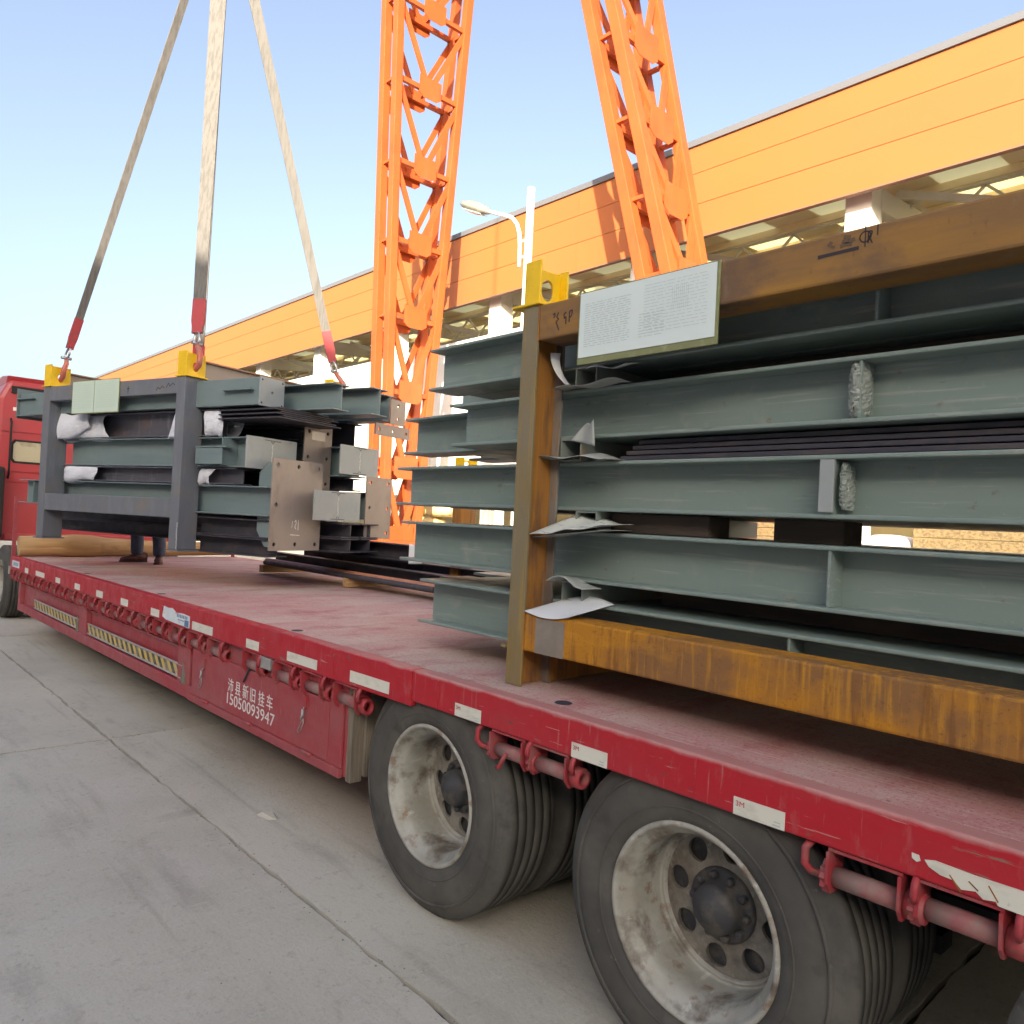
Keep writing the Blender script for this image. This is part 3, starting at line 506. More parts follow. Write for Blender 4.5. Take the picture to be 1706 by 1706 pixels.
for (x, y) in ((-4.03, 0.115), (-6.25, 0.11), (-1.964, 0.13), (-8.4, 0.12), (0.1, 0.13)):
    m = MB(); m.lathe([(0.001, 1.0315), (0.030, 1.0315), (0.034, 1.0295)], (x, y, 0), 'z', 18); m.build('stake_hole_cover', darksteel, tr, bend=True)

# winches under the rail
def winch_template():
    m = MB(); th = 0.008; D0, D1 = 0.006, 0.085; W = 0.185; H = 0.118
    m.box(0, W, D0, D1, -0.008, 0.0)
    for x in (0.0, W - th): 
        m.prism([(D0 - 0.012, -0.0085), (D1, -0.0085), (D1, -H), (D0 + 0.01, -H), (D0 - 0.012, -H * 0.75)], 'x', x, x + th)
    b = m.mesh('winch')
    r = MB(); r.tube([(0.009, 0.04, -0.078), (W - 0.009, 0.04, -0.078)], 0.027, 14)
    t = MB(); n = 22; tp = [((0.046 if k % 2 else 0.038) * cos(2 * pi * k / n) + 0.04, (0.046 if k % 2 else 0.038) * sin(2 * pi * k / n) - 0.078) for k in range(n)]; t.prism(tp, 'x', -0.016, -0.002)
    rg = MB(); rg.lathe([(0.021, 0.0), (0.036, 0.0), (0.036, 0.045), (0.021, 0.045)], (W + 0.002, 0.04, -0.078), 'x', 18, close=True)
    hk = MB(); hk.tube([(W + 0.03, 0.0, -0.055), (W + 0.032, -0.012, -0.035), (W + 0.032, -0.006, -0.012), (W + 0.03, 0.012, 0.004), (W + 0.03, 0.03, 0.0), (W + 0.03, 0.034, -0.015)], [0.008, 0.0095, 0.0095, 0.009, 0.0085, 0.007], 8)
    return b, r.mesh('roller'), t.mesh('ratchet_wheel'), rg.mesh('end_ring'), hk.mesh('hook')
WB, WR_, WT_, WG, WH = winch_template()
for me, mt in ((WB, winchred), (WR_, rollerm), (WT_, winchred), (WG, winchred), (WH, winchred)): me.materials.append(mt)
wx = [-11.38 + i * 0.3535 for i in range(20)] + [-4.478, -4.066, -3.745, -3.406, -2.218, -1.999, -0.889, -0.674, 0.2, 0.45]
wx = [x for i, x in enumerate(wx) if not (i < 20 and x > -4.7)]
for i, x in enumerate(wx):
    zr = (0.867 if x < -2.75 else 0.892) + tz(x)
    s = 1.25 if x < -5 else (1.3 if x < -3 else 1.0)
    if x < -2.9: s = 1.12
    o = put('winch', WB, tr); o.location = (x, 0.0, zr); o.scale = (s, 1, s); o.rotation_euler = (random.uniform(-0.06, 0.06), 0, 0)
    put('roller', WR_, o); put('ratchet_wheel', WT_, o); put('end_ring', WG, o); h = put('hook', WH, o)
for (x, y0) in ((-2.29, 0.03), (-0.94, 0.03)):               # loose hooks hanging left of the right winches
    m = MB().tube([(x, y0, 0.893), (x - 0.012, y0 - 0.02, 0.87), (x - 0.012, y0 - 0.022, 0.83), (x + 0.0, y0 - 0.01, 0.81), (x + 0.02, y0, 0.806), (x + 0.03, y0, 0.815)], 0.011, 8); m.build('rail_hook', winchred, tr)
m = MB().tube([(-2.135, 0.01, 0.815), (-2.14, -0.005, 0.79), (-2.15, -0.008, 0.765), (-2.165, -0.006, 0.76)], 0.009, 8); m.build('winch_handle', winchred, tr)

# stickers
def sticker(x0, x1, z0, z1, mt=reflw, name='reflective_sticker'):
    return MB().box(x0, x1, -0.0025, -0.0003, z0, z1).build(name, mt, tr, bend=True)
ST = [(-3.253, -2.917, 0.89, 0.944), (-2.439, -2.277, 0.898, 0.949), (-1.794, -1.634, 0.896, 0.947), (-1.164, -1.008, 0.896, 0.946), (-3.909, -3.578, 0.889, 0.94), (-4.433, -4.263, 0.885, 0.938), (-5.293, -4.944, 0.883, 0.938),
      (-6.13, -5.949, 0.885, 0.94), (-6.872, -6.687, 0.886, 0.942), (-7.59, -7.393, 0.886, 0.944), (-8.326, -8.143, 0.888, 0.944), (-9.085, -8.897, 0.888, 0.942), (-9.994, -9.58, 0.89, 0.944), (-10.558, -10.381, 0.88, 0.94), (0.0, 0.17, 0.896, 0.948)]
for s in ST: sticker(*s)
for (a, b, z0, z1) in ((-1.164, -1.008, 0.896, 0.946), (-1.794, -1.634, 0.896, 0.947), (-2.439, -2.277, 0.898, 0.949)):
    textmesh('3M', 0.021, redink, 'sticker_print', tr, (a + 0.008, -0.0032, z1 - 0.024), (pi / 2, 0, 0), 1.1, 0.0003)
    for q in range(2): MB().box(b - 0.035 + 0.004 * q, b - 0.012, -0.0034, -0.0026, z0 + 0.006 + q * 0.009, z0 + 0.009 + q * 0.009).build('sticker_mark', docline, tr)
# peeling blue label and small blue plate at the front
m = MB(); m.prism([(-5.877, 0.905), (-5.80, 0.89), (-5.6, 0.885), (-5.342, 0.882), (-5.342, 0.962), (-5.47, 0.968), (-5.6, 0.962), (-5.68, 0.985), (-5.76, 0.978), (-5.85, 0.985)], 'y', -0.003, -0.0004); lab = m.build('peeling_label', bluelab, tr, bend=True)
MB().box(-5.43, -5.355, -0.004, -0.0031, 0.886, 0.93).build('label_print', bluep, tr, bend=True)
for q in range(7): MB().box(-5.58 + q * 0.03, -5.562 + q * 0.03, -0.004, -0.0031, 0.935, 0.957).build('label_print', bluep, tr, bend=True)
MB().box(-5.56, -5.44, -0.004, -0.0031, 0.915, 0.921).build('label_print', bluep, tr, bend=True)
sticker(-11.30, -10.88, 0.905, 0.985, bluelab, 'front_label')
for q in range(5): MB().box(-11.2 + q * 0.055, -11.17 + q * 0.055, -0.004, -0.0028, 0.925, 0.965).build('label_print', bluep, tr, bend=True)
# torn white sticker at the right
m = MB(); m.prism([(-0.645, 0.932), (-0.655, 0.945), (-0.632, 0.951), (-0.55, 0.947), (-0.3, 0.949), (0.0, 0.947), (0.0, 0.895), (-0.42, 0.8945), (-0.5, 0.897), (-0.505, 0.905), (-0.53, 0.9), (-0.545, 0.912), (-0.575, 0.905), (-0.59, 0.92), (-0.62, 0.922)], 'y', -0.003, -0.0004); m.build('torn_sticker', reflw, tr)
m = MB(); m.prism([(-0.683, 0.940), (-0.684, 0.952), (-0.668, 0.951), (-0.664, 0.939), (-0.672, 0.934)], 'y', -0.003, -0.0004); m.build('torn_sticker', reflw, tr)
for (x0, z0, x1, z1) in ((-0.60, 0.93, -0.575, 0.90), (-0.56, 0.93, -0.54, 0.915), (-0.52, 0.935, -0.50, 0.905)): MB().bar((x0, -0.0036, z0), (x1, -0.0036, z1), 0.0008, 0.003, up=(0, 0, 1)).build('scrape_mark', rustpost, tr)
# weld seams on the rail
for x in (-3.42, -2.56, -1.30, -5.1, -7.2): MB().box(x, x + 0.006, -0.0018, 0.001, 0.90, 1.02).build('rail_weld', red, tr, bend=True)

# side skirt: bottom beam, posts, recessed panels, hazard boards
def skirt(y, sg):
    f = lambda a, b: (y + sg * a, y + sg * b) if sg > 0 else (y + sg * b, y + sg * a)
    X = [-11.06 + (7.68) * i / 12 for i in range(13)]
    MB().longbox(X, *f(0.035, 0.16), 0.385, 0.475).build('skirt_beam', skirtred, tr, bend=True, bevel=0.006)
    for (a, b) in ((-11.06, -10.95), (-8.27, -8.02), (-5.63, -5.40)):
        MB().longbox([a, (a + b) / 2, b], *f(0.038, 0.13), 0.4755, 0.86).build('skirt_post', skirtred, tr, bend=True, bevel=0.004)
    for (a, b) in ((-10.95, -8.27), (-8.02, -5.63)):
        MB().longbox([a + 0.002, (a + b) / 2, b - 0.002], *f(0.085, 0.10), 0.4755, 0.865).build('skirt_panel', skirtred, tr, bend=True)
        MB().longbox([a + 0.002, (a + b) / 2, b - 0.002], *f(0.06, 0.0848), 0.70, 0.712).build('panel_rib', skirtred, tr, bend=True)
    return f
skirt(0.0, 1); skirt(WT, -1)
for (a, b, mt) in ((-10.2, -8.32, hazard), (-7.97, -5.52, hazard)):
    MB().longbox([a, (a + b) / 2, b], 0.045, 0.056, 0.505, 0.585).build('hazard_board', mt, tr, bend=True)
    for z in (0.50, 0.59): MB().tube([(a + (b - a) * q / 6, 0.045, z + tz(a + (b - a) * q / 6)) for q in range(7)], 0.008, 8).build('board_edge', alu, tr)
    MB().prism([(b - 0.02, 0.475), (b + 0.06, 0.475), (b + 0.05, 0.53), (b + 0.0, 0.62)], 'y', 0.03, 0.044).build('board_end', boardwood, tr, bend=True)
# toolbox with door, lettering, latches, hinges
for (y0, y1, ys) in ((0.05, 0.62, 1), (WT - 0.62, WT - 0.05, -1)):
    MB().longbox([-5.39, -4.3, -3.34], y0, y1, 0.39, 0.86).build('toolbox', skirtred, tr, bend=True, bevel=0.006)
MB().longbox([-5.335, -4.4, -3.49], 0.030, 0.0488, 0.437, 0.745).build('toolbox_door', skirtred, tr, bend=True, bevel=0.005)
MB().longbox([-5.38, -4.4, -3.36], 0.024, 0.0495, 0.385, 0.431).build('toolbox_rim', skirtred, tr, bend=True, bevel=0.004)
MB().longbox([-3.485, -3.36], 0.034, 0.0492, 0.433, 0.80).build('toolbox_stile', skirtred, tr, bend=True, bevel=0.004)
tx = -4.73
for ch in '沛县新旧挂车':
    o, wd = textmesh(ch, 0.093, whitepaint, 'lettering', tr, (tx, 0.0288, 0.572 + tz(tx)), (pi / 2, 0, 0), 0.92, 0.0006); tx += 0.1085
o, wd = textmesh('15050093947', 0.1, whitepaint, 'lettering', tr, (-4.735, 0.0288, 0.488 + tz(-4.5)), (pi / 2, 0.004, 0), 1.0, 0.0006)
if wd > 0:
    for v in o.data.vertices: v.co.x *= 0.655 / wd; v.co.y *= 1.0
for (x, z) in ((-5.125, 0.66), (-3.727, 0.685)):
    lt = MB().box(x - 0.02, x + 0.02, 0.018, 0.0298, z - 0.02, z + 0.045).build('latch', winchred, tr, bend=True)
    m = MB().tube([(x, 0.02, z - 0.015), (x - 0.006, 0.012, z - 0.05), (x - 0.002, 0.012, z - 0.08), (x - 0.03, 0.016, z - 0.12), (x - 0.058, 0.018, z - 0.155), (x - 0.050, 0.016, z - 0.168), (x - 0.012, 0.014, z - 0.14), (x + 0.012, 0.012, z - 0.10), (x + 0.008, 0.012, z - 0.075)], 0.0028, 6); m.tube([(x - 0.004, 0.014, z - 0.03), (x + 0.006, 0.008, z - 0.055), (x - 0.004, 0.008, z - 0.08)], 0.008, 6); m.build('chain', alu, lt, bend=True)
for x in (-5.068, -4.412, -3.687): MB().tube([(x - 0.05, 0.022, 0.433 + tz(x)), (x + 0.05, 0.022, 0.433 + tz(x))], 0.010, 8).build('hinge', skirtred, tr)
MB().tube([(-4.40, 0.02, 0.78 + tz(-4.4)), (-4.49, 0.02, 0.665 + tz(-4.4))], 0.006, 6).build('strap_end', darksteel, tr)
MB().box(-4.24, -4.10, -0.003, 0.03, 0.80, 0.864).build('grey_plate', alu, tr, bend=True)
MB().box(-3.335, -3.29, 0.052, 0.115, 0.375, 0.86).build('wood_panel', boardwood, tr, bend=True)
for k in range(4): MB().box(-3.30, -3.265, 0.117 + k * 0.12, 0.117 + k * 0.12 + 0.117, 0.385 + random.uniform(0, 0.02), 0.862).build('wood_panel', boardwood, tr, bend=True)
MB().longbox([-11.46, -11.42], 0.01, 0.05, 0.86, 1.78).build('corner_post', skirtred, tr, bend=True)
MB().box(-11.47, -11.40, -0.01, 0.06, 0.80, 0.90).build('corner_socket', alu, tr, bend=True)
MB().longbox([-11.455, -11.425], WT - 0.05, WT - 0.01, 0.86, 1.78).build('corner_post', skirtred, tr, bend=True)

# wheels
def wheel_meshes():
    t = MB(); R = 0.505
    prof = [(0.292, 0.018), (0.30, 0.006), (0.33, -0.004), (0.375, -0.010), (0.42, -0.009), (0.455, 0.002), (0.478, 0.014), (0.49, 0.020), (0.4985, 0.030)]
    yb = 0.032
    for k in range(5):
        a = yb + k * 0.0455; prof += [(R, a + 0.002), (R, a + 0.0395), (R - 0.007, a + 0.0405), (R - 0.007, a + 0.0445)]
    prof += [(R, 0.2615), (0.49, 0.272), (0.45, 0.285), (0.375, 0.297), (0.30, 0.28), (0.285, 0.26)]
    t.lathe(prof, (0, 0, 0), 'y', 96)
    for rr, dd in ((0.445, 0.003), (0.345, 0.0035)): t.lathe([(rr - 0.006, -0.004), (rr, -0.0105 - dd * 0.2), (rr + 0.006, -0.002)], (0, 0, 0), 'y', 96)
    r = MB()
    r.lathe([(0.287, 0.03), (0.297, 0.020), (0.301, 0.008), (0.297, 0.000), (0.288, -0.001), (0.281, 0.006), (0.277, 0.020), (0.272, 0.030), (0.255, 0.048), (0.250, 0.060), (0.246, 0.09), (0.244, 0.15), (0.246, 0.19), (0.240, 0.206), (0.234, 0.198), (0.230, 0.204), (0.226, 0.214)], (0, 0, 0), 'y', 80)
    nh = 8
    def fn(a, b, side): 
        rr = b; yy = 0.214 if side == 0 else 0.228
        yy += (0.226 - rr) * -0.10
        return (rr * cos(a), yy, rr * sin(a))
    cells = [(2 * pi * k / nh, 2 * pi * (k + 1) / nh, 0.115, 0.226, 2 * pi * (k + 0.5) / nh, 0.174, 0.038 / 0.174, 0.038) for k in range(nh)]
    dk = MB(); dk.holeplate(fn, cells, 24)
    h = MB()
    h.lathe([(0.117, 0.206), (0.116, 0.192), (0.105, 0.188), (0.080, 0.186), (0.078, 0.150), (0.070, 0.132), (0.045, 0.126), (0.040, 0.118), (0.001, 0.116)], (0, 0, 0), 'y', 32)
    for k in range(10):
        a = 2 * pi * k / 10; h.lathe([(0.014, 0.205), (0.014, 0.172), (0.010, 0.166), (0.001, 0.166)], (0.096 * cos(a), 0, 0.096 * sin(a)), 'y', 8)
    h.lathe([(0.225, 0.24), (0.225, 0.36), (0.001, 0.36)], (0, 0, 0), 'y', 32)
    h.lathe([(0.001, 0.235), (0.225, 0.24)], (0, 0, 0), 'y', 32)
    return t.mesh('tyre'), r.mesh('rim'), h.mesh('wheel'), dk.mesh('disc')
TY, RI, HU, DK = wheel_meshes()
DK.materials.append(surf('dirty_wheel_disc', (0.27, 0.25, 0.21), [((0.12, 0.10, 0.08), (8, 8, 8), 0.42, 0.6, 0.85), ((0.42, 0.40, 0.35), (16, 16, 16), 0.55, 0.68, 0.7), ((0.06, 0.05, 0.045), (5, 5, 5), 0.55, 0.68, 0.7)], rough=0.7))
TY.materials.append(rubber); RI.materials.append(rimm); HU.materials.append(hubm)
def add_wheel(parent, x, y, z, flip=False, rot=0.0, sc=1.0):
    o = put('wheel', HU, parent); o.location = (x, y, z); o.rotation_euler = (0, rot, pi if flip else 0); o.scale = (sc,) * 3
    put('tyre', TY, o); put('rim', RI, o); put('disc', DK, o); t2 = put('tyre', TY, o); t2.location = (0, 0.33, 0)
    return o
for i, x in enumerate((-2.655, -1.325, 0.0)):
    add_wheel(tr, x, 0.040, 0.50, False, 0.3 + i); add_wheel(tr, x, WT - 0.040, 0.50, True, 0.7 * i)
    MB().tube([(x, 0.3, 0.5), (x, WT - 0.3, 0.5)], 0.07, 12).build('axle', black, tr)
    MB().box(x - 0.5, x + 0.5, 0.70, 0.80, 0.40, 0.46).build('leaf_spring', black, tr); MB().box(x - 0.5, x + 0.5, WT - 0.8, WT - 0.70, 0.40, 0.46).build('leaf_spring', black, tr)

# ---- tractor unit at the far left
tk = thing('tractor_truck', 'red truck tractor with cab rear window at the far left', 'truck', (-13.0, 0.02, 0))
b = MB(); b.prism([(0.0, 1.05), (2.5, 1.05), (2.5, 3.1), (2.38, 3.36), (0.12, 3.36), (0.0, 3.1)], 'x', -2.3, 0.0); b.build('cab', cabred, tk, bevel=0.06)
for z in (1.9, 2.05, 2.62): MB().box(-0.001, 0.014, 0.05, 2.45, z, z + 0.02).build('cab_rib', cabred, tk)
wnd = MB(); wnd.prism([(0.24, 2.20), (0.79, 2.20), (0.82, 2.24), (0.82, 2.44), (0.79, 2.48), (0.24, 2.48), (0.21, 2.44), (0.21, 2.24)], 'x', 0.004, 0.012); wo_ = wnd.build('rear_window', glass, tk)
fr = MB(); fr.prism([(0.22, 2.17), (0.81, 2.17), (0.85, 2.22), (0.85, 2.46), (0.81, 2.51), (0.22, 2.51), (0.18, 2.46), (0.18, 2.22)], 'x', 0.0, 0.0035); fr.build('window_seal', black, wo_)
d = MB(); d.prism([(-2.2, 3.3), (-0.12, 3.3), (-0.04, 3.42), (-0.5, 3.46)], 'y', 0.1, 2.4); d.build('roof_deflector', cabred, tk, bevel=0.02)
MB().box(-0.05, 0.03, 0.15, 0.95, 3.17, 3.27).build('roof_vent', black, tk); MB().box(-0.3, 0.22, -0.02, 0.10, 1.1, 2.1).build('air_filter', black, tk, bevel=0.03); MB().tube([(0.02, 0.16, 1.95), (0.07, 0.16, 2.0), (0.07, 0.16, 2.75), (0.02, 0.16, 2.8)], 0.014, 8).build('grab_rail', black, tk); MB().box(0.001, 0.01, 0.18, 0.30, 2.92, 2.97).build('white_badge', white, tk)
MB().box(-2.0, 2.6, 0.75, 0.90, 0.62, 0.88).build('chassis_rail', black, tk); MB().box(-2.0, 2.6, 1.6, 1.75, 0.62, 0.88).build('chassis_rail', black, tk)
MB().box(-0.1, 0.02, 0.15, 2.4, 1.06, 1.16).build('cab_rear_beam', cabred, tk, bevel=0.02)
for dx in (0.27,): add_wheel(tk, dx, 0.09, 0.5, False, 0.2); add_wheel(tk, dx, 2.4, 0.5, True, 0.4)
MB().tube([(0.27, 0.3, 0.5), (0.27, 2.2, 0.5)], 0.08, 10).build('axle', black, tk)

purplegrey = surf('purple_grey_flange', (0.15, 0.12, 0.10), [((0.22, 0.20, 0.17), (6, 6, 1.5), 0.48, 0.62, 0.9), ((0.32, 0.15, 0.05), (50, 50, 3), 0.56, 0.68, 0.7), ((0.07, 0.05, 0.045), (12, 12, 3), 0.58, 0.68, 0.8)], rough=0.75)
gapfill = surf('dark_gap_fill', (0.05, 0.038, 0.03), [((0.09, 0.06, 0.045), (3, 20, 20), 0.45, 0.65, 0.8)], rough=0.85)  # dark colour for the blocks and bars added to blacken the gaps
# ================================================================== RIGHT STACK IN ITS RUSTY FRAME
def hole_lug(parent, x0, x1, y0, y1, z0, h, mt=yellow, name='lifting_lug'):
    """H-shaped stub standing on a post: near and far flange in XZ, web along Y with a round hole"""
    t = 0.012
    lug = MB(); lug.box(x0, x1, y0, y0 + t, z0, z0 + h); lug.box(x0, x1, y1 - t, y1, z0, z0 + h * 0.94)
    lug.box(x0 - 0.06, x1 + 0.012, y0 - 0.012, y1 + 0.012, z0 - 0.012, z0 - 0.0005)
    o = lug.build(name, mt, parent, bevel=0.003)
    xc = (x0 + x1) / 2; m = MB()
    m.holeplate(lambda a, b, s: (xc + (0.006 if s == 0 else -0.006), a, b), [(y0 + t, y1 - t, z0, z0 + h * 0.86, (y0 + y1) / 2, z0 + h * 0.40, 0.037, 0.045)], 24)
    m.build('web', mt, o)
    return o
def hpost(parent, x0, x1, y0, y1, z0, z1, m1, m2, name='post'):
    t = 0.012; xc = (x0 + x1) / 2
    o = MB().box(x0, x1, y0, y0 + t, z0, z1).build(name, m1, parent, bevel=0.002)
    MB().box(xc - 0.005, xc + 0.005, y0 + t, y1 - t, z0, z1).build('web', m2, o); MB().box(x0, x1, y1 - t, y1, z0, z1).build('far_flange', purplegrey, o, bevel=0.002)
    return o
fr1 = thing('transport_frame', 'rusty steel transport frame around the beam stack on the right', 'transport frame', (0, 0, 1.03))
D = 1.03
for (x0, x1) in ((-2.335, -2.245), (2.3, 2.39)):
    hpost(fr1, x0, x1, 0.172, 0.340, 0.0015, 2.583 - D, oliveflange, rustpost)
    hpost(fr1, x0, x1, 1.62, 1.79, 0.0015, 2.583 - D, oliveflange, rustpost)
    hole_lug(fr1, x0, x1, 0.172, 0.342, 2.597 - D, 0.175); hole_lug(fr1, x0, x1, 1.62, 1.79, 2.597 - D, 0.175)
    MB().box(x0 + 0.004, x1 - 0.004, 0.345, 1.615, 2.5645 - D, 2.65 - D).build('cross_tube', rusttop, fr1, bevel=0.004)
    MB().box(x0 + 0.004, x1 - 0.004, 0.345, 1.615, 0.003, 0.115).build('bearer', rustpost, fr1, bevel=0.004)
MB().box(-2.2445, 2.2995, 0.176, 0.322, 2.437 - D, 2.583 - D).build('top_tube', rusttop, fr1, bevel=0.009)
MB().box(-2.2445, 2.2995, 0.176, 0.322, 1.178 - D, 1.332 - D).build('bottom_tube', rusty, fr1, bevel=0.009)
MB().box(-2.2445, 2.2995, 1.64, 1.785, 2.437 - D, 2.583 - D).build('top_tube', rusttop, fr1, bevel=0.009)
MB().box(-2.2445, 2.2995, 1.64, 1.785, 1.178 - D, 1.332 - D).build('bottom_tube', rusty, fr1, bevel=0.009)
for (x0, x1) in ((-0.05, 0.04),):
    MB().box(x0, x1, 0.345, 1.615, 0.003, 0.115).build('bearer', rustpost, fr1, bevel=0.004)
m = MB(); n = 30
for k in range(n):                                         # weld bead where the tubes meet the post
    for (za, zb) in ((2.437 - D, 2.583 - D), (1.178 - D, 1.332 - D)):
        z = za + (zb - za) * (k + 0.5) / n; m.lathe([(0.001, -0.004), (0.004, -0.002), (0.005, 0.002), (0.001, 0.004)], (-2.2435, 0.1755, z), 'z', 6)
m.build('weld_bead', rustpost, fr1)
bm = MB().box(-2.2445 + 0.07, -2.2445 + 0.225, 0.1735, 0.1757, 1.1795 - D, 1.318 - D); bm.build('bare_patch', surf('grey_primer_patch', (0.20, 0.17, 0.14), [((0.26, 0.22, 0.18), (9, 9, 9), 0.45, 0.65, 0.7)], rough=0.6), fr1)
MB().box(-2.36, -2.338, 0.16, 0.26, 0.148, 0.16).build('clip_plate', oliveflange, fr1)
def strokes(parent, segs, y, mt, wd=0.006, name='chalk_mark'):
    m = MB()
    for pl in segs:
        for a, b in zip(pl[:-1], pl[1:]): m.bar((a[0], y, a[1]), (b[0], y, b[1]), 0.0008, wd, up=(0, 0, 1))
    return m.build(name, mt, parent)
Dz = D
def sc(pts, ox, oz, s): return [(ox + x * s, oz + z * s - Dz) for x, z in pts]
strokes(fr1, [sc([(0, 0.9), (0.15, 1), (0.2, 0.8), (0.05, 0.7)], -2.165, 2.475, 0.06), sc([(0.5, 1), (0.35, 0.7), (0.55, 0.55), (0.3, 0.4), (0.45, 0.1), (0.6, -0.2)], -2.165, 2.475, 0.06),
              sc([(1.2, 0.9), (1.0, 0.8), (1.05, 0.5), (1.2, 0.6), (1.2, 0.1)], -2.165, 2.475, 0.06), sc([(1.5, 0.2), (1.5, 0.9), (1.75, 0.95), (1.7, 0.6), (1.55, 0.5)], -2.165, 2.475, 0.06)], 0.1752, darkink, 0.0055)
circ = [(0.5 + 0.45 * cos(t * pi / 8), 0.5 + 0.45 * sin(t * pi / 8)) for t in range(17)]
strokes(fr1, [sc(circ, -0.955, 2.535, 0.034), sc([(0.5, -0.35), (0.5, 1.4)], -0.955, 2.535, 0.034), sc([(0.75, -0.1), (0.75, 0.9), (1.05, 0.85), (1.0, 0.5), (0.8, 0.45), (1.1, -0.15)], -0.955, 2.535, 0.034), sc([(1.5, 0.4), (1.5, 1.3)], -0.955, 2.535, 0.034)], 0.1752, darkink, 0.0035)
strokes(fr1, [sc([(-0.3, 0), (2.1, 0.05)], -1.06, 2.522, 0.05)], 0.1752, darkink, 0.010)
strokes(fr1, [sc([(1.0, 0.35), (1.3, 0.42), (1.7, 0.36)], -1.06, 2.522, 0.05), sc([(1.1, 0.6), (1.5, 0.55), (1.85, 0.62)], -1.06, 2.522, 0.05), sc([(1.2, 0.85), (1.6, 0.8)], -1.06, 2.522, 0.05), sc([(0.3, 0.5), (0.5, 0.75)], -1.06, 2.522, 0.05), sc([(0.55, 0.35), (0.6, 0.5)], -1.06, 2.522, 0.05)], 0.1753, surf('smeared_ink', (0.11, 0.07, 0.045), rough=0.8), 0.011)

def beam(name, label, x0, L, y0, z0, h, b, mt, rz=0.0, group=None, stiff=(), tf=0.011, tw=0.008, cat='steel beam', org=None, far=True):
    """H beam along local x; near flange edge at local y=0"""
    t = thing(name, label, cat, org if org else (x0, y0, z0), rz, group)
    MB().box(0, L, 0, b, h - tf, h).build('top_flange', mt, t, bevel=0.0045)
    MB().box(0, L, b / 2 - tw / 2, b / 2 + tw / 2, tf, h - tf).build('web', mt, t)
    MB().box(0, L, 0, b, 0, tf).build('bottom_flange', mt, t, bevel=0.0045)
    for s in stiff:
        MB().box(s - 0.005, s + 0.005, 0.006, b / 2 - tw / 2, tf, h - tf).build('stiffener', mt, t, bevel=0.002)
        if far: MB().box(s - 0.005, s + 0.005, b / 2 + tw / 2, b - 0.006, tf, h - tf).build('stiffener', mt, t, bevel=0.002)
    return t
LAY = [('top', 2.342, 2.556, -3.21, -0.97), ('second', 2.05, 2.257, -3.0, -1.01), ('third', 1.755, 1.956, -3.45, -1.08), ('fourth', 1.465, 1.672, -3.39, -1.08), ('bottom', 1.162, 1.383, -3.2, -1.2)]
ROWX = [[0, 0, 0, 0], [-3.12, -3.55, -3.4, -3.3], [-3.75, -3.3, -3.6, -3.4], [-3.3, -3.5, -3.4, -3.2], [-3.35, -3.3, -3.45, -3.3], [-3.3, -3.2, -3.5, -3.3]]
grp = 'grey green beams in the right stack'
for i, (ln_, z0, z1, xl, st) in enumerate(LAY):
    beam('steel_beam', 'front grey-green H-beam in the %s layer of the right stack' % ln_, xl, 2.9 - xl, 0.345, z0, z1 - z0, 0.2, green, 0, grp, [st - xl, st - xl + 2.0], tf=0.015)
    for r in range(1, 6):
        rr = ('second', 'third', 'fourth', 'fifth', 'rearmost')[r - 1]; x2 = (ROWX[i + 1] + [-3.35])[r - 1]
        if i == 1 and r == 1: x2 = -3.70
        beam('steel_beam', 'grey-green H-beam in the %s layer, %s row, of the right stack' % (ln_, rr), x2, 2.9 - x2, 0.345 + r * 0.2035, z0 + random.uniform(-0.002, 0.002) * 0, z1 - z0, 0.2, green, 0, grp, tf=0.015)
# hollow dunnage tubes and bearers between the layers
def hollow(label, x, y0, L, z0, h, wd, mt, cat='steel tube'):
    t = 0.006; m = MB(); m.box(0, wd, 0, L, 0, t); m.box(0, wd, 0, L, h - t, h); m.box(0, t, 0, L, t, h - t); m.box(wd - t, wd, 0, L, t, h - t)
    o = m.build('spacer_tube', mt); o.location = (x, y0, z0); return tag(o, label, cat, 'spacer tubes between beam layers')
GAPS = [(2.257, 2.342, 'top and second'), (1.956, 2.05, 'second and third'), (1.672, 1.755, 'third and fourth'), (1.383, 1.465, 'fourth and bottom')]
for k, (a, b, nm) in enumerate(GAPS):
    hollow('hollow steel spacer tube by the post between %s layers' % nm, (-2.16, -2.225, -2.15, -2.18)[k], 0.32 + 0.03 * (k == 2), 1.25, a + 0.001, b - a - 0.002, 0.115, tubecut)
    hollow('hollow steel spacer tube at the far end between %s layers' % nm, 1.7, 0.36, 1.22, a + 0.001, b - a - 0.002, 0.115, tubecut)
# dark flat plates lying between second and third layer
for k in range(4):
    z = 1.960 + k * 0.0215
    o = MB().box(-1.95 + 0.02 * k, 1.65, 0.375 + 0.012 * k, 1.45, z, z + 0.016).build('steel_plate', darksteel, bevel=0.002)
    tag(o, '%s of the dark steel plates between second and third beam layers' % ('lowest', 'second lowest', 'second highest', 'topmost')[k], 'steel plate', 'dark plates in the right stack')
for k, (xa, xb, ya) in enumerate(((-2.02, -1.56, 0.42), (-1.335, -1.09, 0.47), (-0.57, -0.35, 0.5), (0.0, 1.2, 0.42))):  # dark blocks added to hide the bright background behind this gap
    o = MB().box(xa, xb, ya, ya + 0.14, 1.674, 1.752).build('gap_fill_block', gapfill, bevel=0.004); tag(o, 'dark filler block added to darken the gap between third and fourth layers, ' + ('nearest the rusty post', 'left of the white rolls', 'at the right edge', 'beyond the right edge')[k], 'packing block', 'dark gap filler blocks')
